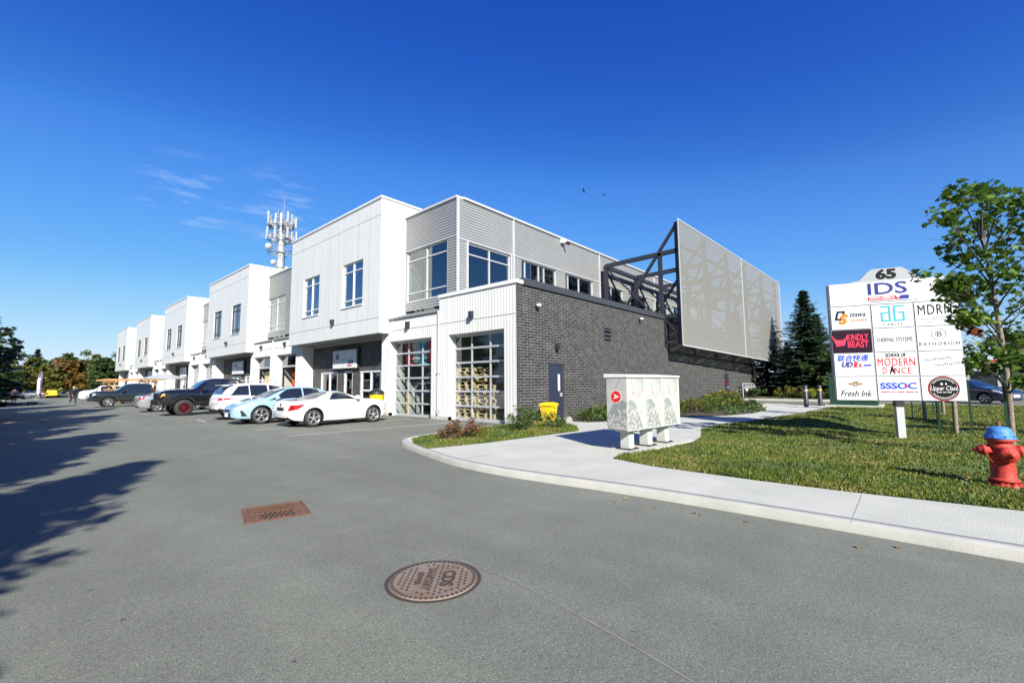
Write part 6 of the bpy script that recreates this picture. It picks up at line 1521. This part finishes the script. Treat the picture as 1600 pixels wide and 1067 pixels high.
# ============================================================ TREES AND PLANTS
def leaf_poly(kind,s):
    if kind=='maple':
        a=[(0,-.5),(.10,-.28),(.42,-.34),(.34,-.1),(.55,.12),(.24,.14),(.22,.34),(0,.62),(-.22,.34),(-.24,.14),(-.55,.12),(-.34,-.1),(-.42,-.34),(-.10,-.28)]
    elif kind=='oval': a=[(0,-.5),(.3,-.15),(.25,.25),(0,.5),(-.25,.25),(-.3,-.15)]
    elif kind=='clump': a=[(0,-.5),(.35,-.4),(.2,-.05),(.55,.15),(.12,.2),(.05,.6),(-.18,.22),(-.5,.3),(-.28,-.05),(-.45,-.35)]
    else: a=[(-.5,-.12),(.5,-.10),(.5,.10),(-.5,.12)]
    return [(x*s,y*s) for x,y in a]
def leaves(mb,centres,n,kind,size,rs,m=0,flat=.5,squash=.75):
    """centres: (x,y,z,r); leaves scattered through each clump"""
    for (cx,cy,cz,cr) in centres:
        for i in range(int(n)):
            v=Vector((rs.gauss(0,1),rs.gauss(0,1),rs.gauss(0,1))); v.normalize(); v*=cr*(rs.random()**.45)
            c=Vector((cx+v.x,cy+v.y,cz+v.z*squash)); s=size*rs.uniform(.6,1.3)
            nrm=Vector((rs.gauss(0,flat),rs.gauss(0,flat),1)).normalized(); a=nrm.orthogonal().normalized(); a=Matrix.Rotation(rs.random()*6.28,3,nrm)@a; b=nrm.cross(a)
            k=rs.uniform(-.25,.25)
            mb.add([c+a*x+b*y+nrm*(abs(x)*k) for x,y in leaf_poly(kind,s)],[tuple(range(len(leaf_poly(kind,1))))],m)
# ---- the young maple in the right foreground: every limb ends in a leaf clump
rs=random.Random(11)
CL=[(10.95,-.92,4.74,.30),(10.6,-.69,4.32,.28),(11.57,-1.26,4.9,.2),(11.23,-1.41,4.54,.32),(11.25,-1.63,4.4,.3),(12.28,-1.98,4.43,.3),(12.3,-1.0,4.30,.3),(12.3,-1.37,4.44,.3),(12.7,-1.73,4.14,.34),(11.91,-1.91,3.82,.34),(11.76,-.97,3.74,.26),(11.48,-1.26,3.62,.36),(11.64,-1.65,3.35,.36),(10.95,-.78,3.2,.2),(10.95,-.6,3.17,.17),(12.4,-1.04,3.33,.34),(12.1,-.74,3.04,.26),(12.5,-1.39,3.22,.36),(12.9,-1.82,2.9,.36),(12.0,-1.98,3.08,.34),(11.6,-1.05,2.64,.3),(12.5,-1.46,2.37,.3),(12.1,-.87,2.64,.22),(13.1,-1.85,2.21,.3),(13.3,-2.15,2.53,.3),(11.7,-1.44,1.80,.20),(12.17,-1.0,1.85,.2),(12.45,-1.19,1.70,.16),(12.17,-1.27,2.05,.2),(12.0,-1.6,1.45,.18)]
CL=[(x*.955,y*.955,1.5+(z-1.5)*.955,r) for x,y,z,r in CL]
TR=[(12.53,-1.39,-.06),(12.41,-1.4,.92),(12.29,-1.39,1.87),(12.14,-1.34,2.71),(11.98,-1.28,3.54),(11.81,-1.2,4.38)]
TR=[Vector((x*.955,y*.955,1.5+(z-1.5)*.955)) for x,y,z in TR]; TR[0].z=lawn_z(TR[0].x,TR[0].y)-.03
mp_=thing('maple_tree','young green maple with a slender staked trunk at the right edge, overlapping the pylon sign','tree',tuple(TR[0]))
mb=MB(); mb.tube(TR,[.052,.045,.040,.033,.024,.012],10)
tr_=mb.build('trunk',MAT['bark'],mp_,tuple(TR[0]))
mb=MB()
def trunk_at(z):
    for a,b in zip(TR[:-1],TR[1:]):
        if a.z<=z<=b.z: return a+(b-a)*((z-a.z)/(b.z-a.z))
    return TR[-1] if z>TR[-1].z else TR[1]
for (x,y,z,r) in CL:
    s=trunk_at(max(1.2,min(z-.35-.35*math.hypot(x-TR[3].x,y-TR[3].y),4.0))); e_=Vector((x,y,z)); m_=(s+e_)/2+Vector((0,0,.06-.05*rs.random()))
    mb.tube([s,s+(m_-s)*.5+Vector((0,0,.02)),m_,e_],[.020,.015,.011,.004],6)
    for k in range(4):
        q=e_+Vector((rs.gauss(0,1),rs.gauss(0,1),rs.gauss(0,.8)))*r*.6; mb.tube([m_+(e_-m_)*.4,q],[.006,.002],4)
mb.build('branch',MAT['bark_dark'],mp_,tuple(TR[0]))
mb=MB(); leaves(mb,CL,66,'maple',.115,rs,0,flat=.8,squash=.8)
ex=[(a[0]+rs.gauss(0,.12),a[1]+rs.gauss(0,.12),a[2]+rs.gauss(0,.1),.2) for a in CL[:22]]
leaves(mb,ex,26,'maple',.11,rs,0,flat=.8)
mb.build('crown',MAT['leaf_green'],mp_,tuple(TR[0]))
mb=MB(); leaves(mb,[(11.1,-.88,2.36,.13),(11.3,-1.0,2.30,.10)],22,'maple',.10,rs,0,flat=.8); mb.build('red_leaf_cluster',MAT['leaf_red'],mp_,tuple(TR[0]))
for (dx,dy) in ((.10,-.26),(-.28,.06)):
    mb=MB(); b_=Vector((TR[0].x+dx,TR[0].y+dy,TR[0].z-.05)); mb.bar(b_,b_+Vector((0,0,1.55)),.035,.035); mb.bar(b_+Vector((0,0,1.35)),trunk_at(1.5),.012,.03)
    o=mb.build('tree_stake',MAT['green_paint']); tag(o,'green metal stake tied to the young maple, %s'%('on its right' if dy<0 else 'on its left side'),'stake','stakes of the young maple')
# ---- three more staked saplings behind the sign
def sapling(x,y,h,lean,seed,label,full=1.0,mt='leaf_green'):
    rs=random.Random(seed); z=lawn_z(x,y)-.03; r=thing('sapling_tree',label,'tree',(x,y,z))
    pts=[Vector((lean*t*.6,lean*.2*t,h*t)) for t in (0,.25,.5,.75,1)]
    mb=MB(); mb.tube(pts,[.055,.048,.038,.026,.010],8); mb.build('trunk',MAT['bark'],r)
    cs=[]; mb=MB()
    for i in range(16):
        t=rs.uniform(.45,.97); a=rs.random()*6.28; L_=(.75-(t-.45)*.7)*rs.uniform(.6,1.1); s=pts[0].lerp(pts[-1],t); e_=s+Vector((math.cos(a)*L_,math.sin(a)*L_,L_*.6)); mb.tube([s,(s+e_)/2+Vector((0,0,-.03)),e_],[.014,.009,.003],5); cs.append((e_.x,e_.y,e_.z,.30)); m_=(s+e_)/2; cs.append((m_.x,m_.y,m_.z,.2))
    mb.build('branch',MAT['bark_dark'],r); mb=MB(); leaves(mb,cs,int(26*full),'clump',.11,rs,0,.8); mb.build('crown',MAT[mt],r)
    for (dx,dy) in ((-.1,.3),(.1,-.3)): mb=MB(); mb.bar((dx,dy,0),(dx,dy,1.4),.045,.045); mb.build('stake',MAT['green_paint'],r)
sapling(16.3,-.86,3.6,-.25,21,'staked sapling with a pale leaning trunk just behind the right side of the pylon sign',.7)
sapling(20.0,-.36,3.6,.0,22,'staked sapling with a dark straight trunk behind the middle of the pylon sign',.8)
sapling(24.6,-1.0,3.4,.1,23,'thin staked sapling farthest behind the pylon sign, near the road',.8,'leaf_autumn')
sapling(14.6,-6.3,4.2,.1,24,'staked tree on the lawn beyond the right edge, casting long shadows toward the sign',1.4)
sapling(17.0,-5.2,4.6,.1,25,'second staked tree on the lawn beyond the right edge, farther from the sidewalk',1.4)

# ---- conifers
def spruce_mesh(h,rad,seed,dens=1.0,z0=.03,ns=.33):
    rs=random.Random(seed); mb=MB(); n=int(h*7.5*dens)
    for i in range(n):
        t=(i+.5)/n; z=h*(z0+(1-z0)*t); L_=rad*(1-t)**.82*(.85+.3*rs.random())+.12; k=int(6+4*(1-t))
        for j in range(k):
            a=rs.random()*6.283; Lb=L_*rs.uniform(.7,1.12); dr=-.28*Lb*(1-t*.8)
            m=max(3,int(Lb/.17*dens))
            for q in range(m):
                u=(q+.6)/m; 
                if u<.12: continue
                px_=Lb*u; pz=z+dr*u+ .16*Lb*u*u
                for sd in (-1,1,0):
                    w=ns*(1.15-.55*u)*rs.uniform(.7,1.2); sw=sd*w*.55*rs.uniform(.5,1.1)
                    c=Vector((px_+rs.uniform(-.06,.06),sw,pz+rs.uniform(-.07,.05)-abs(sw)*.18)); d=Vector((1,sd*1.0,-.15+rs.uniform(-.25,.2))).normalized(); up_=Vector((rs.uniform(-.4,.4),rs.uniform(-.5,.5),1)); b=d.cross(up_).normalized()
                    vs=[c-d*w*.5,c+b*w*.30,c+d*w*.6,c-b*w*.30]
                    ca,sa=math.cos(a),math.sin(a); mb.add([(p.x*ca-p.y*sa,p.x*sa+p.y*ca,p.z) for p in vs],[(0,1,2,3)])
    return mb
def spruce(x,y,h,rad,seed,label,dens=1.0,mt='needle',z0=.03,ns=.33,mesh=None,scale=1,rz=0,group=None,z=None):
    r=thing('spruce_tree',label,'tree',(x,y,gz(x,y) if z is None else z),rz,group,scale)
    if mesh is None:
        mb=MB(); mb.tube([(0,0,-.2),(0,0,h*.5),(0,0,h*.97)],[h*.022,h*.013,.01],8); a=mb.build('trunk',MAT['bark_dark'],r); b=spruce_mesh(h,rad,seed,dens,z0,ns).build('crown',MAT[mt],r); return r,(a.data,b.data)
    for nm,me in zip(('trunk','crown'),mesh): o=bpy.data.objects.new(nm,me); COL.objects.link(o); o.parent=r
    return r,mesh
_,SM=spruce(43.2,6.0,8.9,3.0,1,'large dark spruce right behind the far corner of the perforated screen',1.25,ns=.36)
spruce(45.8,3.8,7.9,2.7,2,'dark spruce whose top shows against the left edge of the pylon sign',1.0)
spruce(45.2,9.4,8.4,3.0,3,'dark spruce beneath the perforated screen, just past the tan downpipe',1.0)
GS='row of spruces beyond the far road'
for i,(x,y,s,l) in enumerate(((49.5,6.0,.85,'spruce in the second rank behind the two tall ones at the screen corner'),(48,12.5,.95,'spruce hidden low behind the brick wall end'),(50,1.5,.80,'shaded spruce between the pylon sign and the spruce with the visible top'),(53,-.8,.72,'lowest spruce hidden behind the pylon sign'),(46.8,8.0,.55,'short shrubby spruce beside the road under the screen'))):
    spruce(x,y,9,2.5,0,l,mesh=SM,scale=s,rz=i*1.3,group=GS,z=.1)
# tall dark conifers on the left verge (their shadows cross the lot)
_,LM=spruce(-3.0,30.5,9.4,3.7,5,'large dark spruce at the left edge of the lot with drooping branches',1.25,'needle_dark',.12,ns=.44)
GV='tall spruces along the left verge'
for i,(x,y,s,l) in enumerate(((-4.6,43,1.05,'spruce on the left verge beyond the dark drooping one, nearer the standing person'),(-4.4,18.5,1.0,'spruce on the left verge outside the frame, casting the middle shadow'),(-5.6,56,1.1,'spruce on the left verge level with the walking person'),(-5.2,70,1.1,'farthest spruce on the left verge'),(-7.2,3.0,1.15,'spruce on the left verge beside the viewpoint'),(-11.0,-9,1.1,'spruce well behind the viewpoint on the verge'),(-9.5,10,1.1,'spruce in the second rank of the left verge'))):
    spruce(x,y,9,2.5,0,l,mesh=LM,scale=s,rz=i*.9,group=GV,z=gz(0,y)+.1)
spruce(-5.6,-1.5,9,2.5,0,'spruce beside the viewpoint that throws the big foreground shadow',mesh=SM,scale=.98,rz=.7,group=GV,z=.1)
for i,(x,y,s_,l) in enumerate(((-6.5,1.0,1.0,'spruce on the verge just past the one shading the foreground'),(-6.3,4.6,1.06,'second spruce past the one shading the foreground'),(-6.6,8.2,1.08,'third spruce past the one shading the foreground'),(-6.4,12.4,1.05,'fourth spruce past the one shading the foreground'))):
    spruce(x,y,9,2.5,0,l,mesh=SM,scale=s_,rz=i*1.1,group=GV,z=.1)
# ---- broad-leaved trees
def broad_mesh(h,rad,seed,n=58,kk=34,leaf=.34,zc=.60,hh=.42):
    rs=random.Random(seed); cs=[]; br=MB()
    br.tube([(0,0,-.2),(rad*.03,0,h*.22),(rad*.05,rad*.03,h*.45)],[h*.026,h*.02,h*.014],8)
    for i in range(n):
        v=Vector((rs.gauss(0,1),rs.gauss(0,1),rs.gauss(0,1))).normalized()*(rs.uniform(.45,1.0)); bump=1+.22*math.sin(3*math.atan2(v.y,v.x)+seed)+.12*rs.gauss(0,1)
        c=(v.x*rad*bump,v.y*rad*bump,h*zc+v.z*h*hh); cs.append((*c,rad*rs.uniform(.14,.27)))
        if i%3==0: br.tube([(0,0,h*rs.uniform(.2,.4)),(c[0]*.5,c[1]*.5,(c[2]+h*.3)/2),c],[h*.009,h*.005,.01],5)
    lv=MB(); leaves(lv,cs,kk,'clump',leaf,rs,0,.9,.85); return br,lv
def broad(x,y,h,rad,seed,label,mt,cache={},rz=0,group=None,z=None,name='broadleaf_tree',**kw):
    r=thing(name,label,'tree',(x,y,gz(x,y) if z is None else z),rz,group); br,lv=broad_mesh(h,rad,seed,**kw); br.build('trunk',MAT['bark_dark'],r); lv.build('crown',MAT[mt],r); return r
# yellow-leaved maple mixed with the left spruce
broad(-2.7,27.2,4.9,1.9,31,'bright yellow-green young maple in front of the dark spruce at the left edge','leaf_bright',z=0,n=26,kk=30,leaf=.20)
broad(-2.3,36.5,6.6,2.3,33,'dense shadowy green tree right behind the dark spruce at the left edge','leaf_mid',z=0,n=50,kk=42,leaf=.26,zc=.5,hh=.48)
GA='trees of the wood closing the far end of the lot'
for (x,y,h,rd,sd,mt,l) in ((-4,128,8,4.5,41,'leaf_mid','dark green round tree at the far left behind the purple-jacketed person'),(1.5,146,9.5,5,42,'leaf_olive','olive tree behind the feather flag'),(6.5,140,8.6,4.2,43,'leaf_autumn','bright orange tree at the middle of the far wood'),(10.5,142,9.2,4.2,44,'leaf_autumn','second orange tree, slightly higher, right of the middle of the wood'),(14.0,136,9.0,4.5,45,'leaf_mid','broad green tree above the white full-size vehicle'),(18.5,138,10.2,5,46,'leaf_olive','olive green tree behind the pergola near the building end'),(23.0,134,10,5,47,'leaf_autumn','rust coloured tree touching the end of the white building'),(4.0,131,5.0,2.6,48,'leaf_olive','low yellowish bush behind the yellow vehicle'),(9.5,132,5.2,2.8,49,'leaf_autumn','low orange bush before the black sedan'),(-1.0,136,7.4,3.5,50,'leaf_olive','yellow-green tree left of the feather flag'),(13.0,128,6.0,3.0,51,'leaf_mid','dark low tree right behind the white full-size vehicle'),(19,126,7.5,3.6,52,'leaf_mid','shaded green tree just left of the building end'),(27,128,10,5,53,'leaf_mid','green tree hidden behind the end of the building'),(-8.5,138,9,4.5,54,'leaf_mid','tall green tree at the extreme left of the far wood'),(3.8,136,7.6,3.8,55,'leaf_olive','olive tree between the feather flag and the orange trees'),(8.4,150,10.5,5,56,'leaf_mid','taller green tree rising behind the orange trees'),(16.5,146,11,5,57,'leaf_mid','tall dark green tree in the second rank right of the orange ones'),(12.2,150,10.8,5,58,'leaf_olive','olive tree in the second rank right above the orange ones'),(-3.5,150,9.8,5,59,'leaf_olive','olive tree in the second rank at the left of the far wood'),(21,144,11,5,60,'leaf_mid','tall green tree in the second rank by the building end')):
    broad(x,y,h,rd,sd,l,mt,group=GA,kk=46,leaf=.62,n=60,zc=.48,hh=.50)
for (x,y,s,l) in ((3.2,156,1.28,'pointed spruce rising above the wood left of the feather flag'),(19.5,150,1.25,'pointed dark spruce above the wood, left of the white building end'),(25.5,150,1.5,'taller pointed spruce touching the white building end'),(9.8,158,1.1,'spruce top just visible over the orange trees')):
    spruce(x,y,9,2.5,0,l,mesh=SM,scale=s,rz=x,group='spruces above the far wood')
# right background
for (x,y,h,rd,sd,mt,l) in ((60.5,-8.6,5.6,2.9,61,'leaf_mid','dense dark green tree across the road behind the young maple'),(63,-12.5,6.6,3.2,62,'leaf_olive','olive tree across the road at the right edge'),(66,-3.4,4.0,2.0,63,'leaf_mid','small round tree before the low shop building')):
    broad(x,y,h,rd,sd,l,mt,z=.1,kk=34,leaf=.38,n=46,group='trees across the road')
for (x,y,h,rd,sd,l) in ((41.5,3.9,3.6,2.2,64,'dark bushy tree behind the green utility cabinet'),(49.0,-.2,3.8,2.4,65,'dark bushy tree hidden behind the pylon sign')):
    broad(x,y,h,rd,sd,l,'leaf_mid',z=.1,kk=34,leaf=.3,n=40,zc=.5,hh=.5,group='bushy trees beside the far road')
# trees behind the viewpoint: they are what the garage glass mirrors
for (x,y,h,sd,l) in ((-16,-4,9,71,'tall tree behind the viewpoint, left of the others, mirrored in the garage glass'),(-14,-14,10,72,'tall tree behind the viewpoint, middle of the three mirrored ones'),(-22,4,10,73,'tall tree behind the viewpoint, farthest of the mirrored ones')):
    broad(x,y,h,4,sd,l,'leaf_mid',z=0,kk=30,leaf=.6,n=46,group='trees behind the viewpoint')

# ---- shrubs and flowers
def shrub(x,y,w,h,seed,label,mt,n=26,kk=38,leaf=.05,kind='oval',z=KH,flowers=None,name='shrub',twigs=True,ln=1.0,group=None):
    rs=random.Random(seed); r=thing(name,label,'shrub',(x,y,z),0,group); cs=[]; br=MB()
    for i in range(n):
        a=rs.random()*6.283; d=rs.random()**.6; zz=h*(.25+.7*rs.random()*(1-.45*d)); c=(math.cos(a)*d*w*ln,math.sin(a)*d*w,zz); cs.append((*c,w*.26)); br.tube([(c[0]*.15,c[1]*.15,0),(c[0]*.6,c[1]*.6,zz*.6),(c[0],c[1],zz+h*.08)],[.008,.006,.002],4)
    br.build('stem',MAT['bark_dark'],r); lv=MB(); leaves(lv,cs,kk,kind,leaf,rs,0,1.2,.9); lv.build('foliage',MAT[mt],r)
    if flowers:
        f=MB(); leaves(f,[(c[0],c[1],c[2]+h*.16,.07) for c in cs[:flowers[1]]],14,'oval',flowers[2] if len(flowers)>2 else .05,rs,0,.9); f.build('flower',MAT[flowers[0]],r)
    return r
shrub(7.75,8.55,.50,.54,81,'reddish barberry bush on the grass island before the garage doors','shrub_red',30,46,.045)
shrub(7.25,8.6,.26,.34,82,'small red and green bush at the left of the reddish barberry','shrub_red',14,34,.04)
shrub(10.35,8.7,.60,.80,83,'green leafy shrub in front of the yellow bin','shrub_green',34,44,.055)
shrub(11.1,8.25,.44,.52,84,'low green shrub to the right of the leafy one by the bin','shrub_green',20,40,.05)
shrub(9.8,8.4,.26,.30,85,'small dark green shrub to the left of the leafy one by the bin','leaf_mid',14,36,.045)
GP='perennials massed along the brick wall'
for i,(x,y,w_,h_,mt,fl,l) in enumerate(((14.2,8.6,.55,.50,'shrub_green',None,'green bush at the near end of the wall bed, left of the mailboxes'),(15.1,8.8,.6,.55,'leaf_olive',None,'olive bush seen just left of the first mailbox'),(16.3,8.6,.6,.55,'shrub_green',None,'green bush behind the mailbox with the red emblem'),(17.6,8.1,.6,.5,'leaf_mid',None,'dark green bush behind the middle mailbox'),(18.8,7.9,.7,.55,'shrub_green',None,'bright green bush at the right edge of the mailboxes'),(20.2,7.2,.8,.65,'leaf_olive',('flower_yellow',8),'olive bush with a few yellow flowers right of the mailboxes'),(21.8,7.1,.8,.8,'shrub_green',('flower_yellow',12),'goldenrod bush before the vent side of the wall bed'),(23.4,6.9,.9,.75,'leaf_olive',('flower_yellow',12),'goldenrod with olive leaves at the centre of the wall bed'),(25.2,7.2,.9,.75,'shrub_green',('flower_yellow',6),'leafy green bush before the second navy door'),(26.8,7.8,.9,.9,'leaf_olive',('flower_yellow',10),'tall tan grasses and goldenrod beside the second navy door'),(28.6,8.2,1.0,.85,'shrub_green',('flower_yellow',20,.07),'yellow flowering bush at the far end of the wall bed'),(24.6,6.0,.5,.45,'leaf_mid',None,'low dark bush at the walkway corner of the wall bed'),(30.6,8.9,1.0,.8,'shrub_green',('flower_yellow',12),'bush near the gas meters'))):
    shrub(x,y,w_,h_,100+i,l,mt,24,34,.075,'clump',flowers=fl,group=GP)
rs=random.Random(77); cs=[]
while len(cs)<230:
    x=rs.uniform(13,33); y=rs.uniform(5,10.1)
    if inpoly(x,y,BED) and (y<8.6 or x>14): cs.append((x,y,KH+.10+.10*rs.random(),.24))
mb=MB(); leaves(mb,cs,26,'clump',.075,rs,0,1.1,.8)
tag(mb.build('ground_cover',MAT['shrub_green']),'low leafy ground cover filling the bed along the brick wall','ground cover',kind='stuff')
# planting lamp half hidden in the bed
lp=thing('bollard_lamp','curved dark garden lamp standing in the bed right of the mailboxes','lamp',(20.3,8.3,KH))
mb=MB(); mb.tube([(0,0,0),(0,0,.75),(.05,-.02,.98),(.22,-.05,1.02)],[.07,.07,.08,.07],10); mb.build('post',MAT['dark_metal'],lp)
mb=MB(); mb.lathe([(.07,0),(.07,.03)],10,0,(.23,-.05,1.0),'x'); mb.build('lens',MAT['lamp_clear'],lp)
for i,(x,y,s_,l,mt,fl) in enumerate(((39.2,5.4,.8,'yellow leaved bush in the verge under the spruces','leaf_bright',None),(39.6,7.0,.8,'yellow flowering bush in the verge left of the yellow leaved one','leaf_olive',('flower_yellow',18,.09)),(39.4,4.0,.7,'pale green bush in the verge behind the bollards','leaf_mid',None),(39.5,9.2,.8,'dark bush in the verge near the gas meters','leaf_mid',None))):
    shrub(x,y,.8,.9,130+i,l,mt,22,30,.12,'clump',z=.12,flowers=fl,group='bushes in the verge across the road')
for i,(x,y) in enumerate(((-1.6,34),(-1.7,40),(-1.9,47),(-2.0,24))):
    shrub(x,y,.9,1.1,140+i,'low bush on the left verge, number %d counted away from the viewpoint'%((2,3,4,1)[i]),'leaf_mid' if i%2 else 'leaf_olive',24,34,.12,'clump',z=gz(0,y)+.1,group='bushes on the left verge')
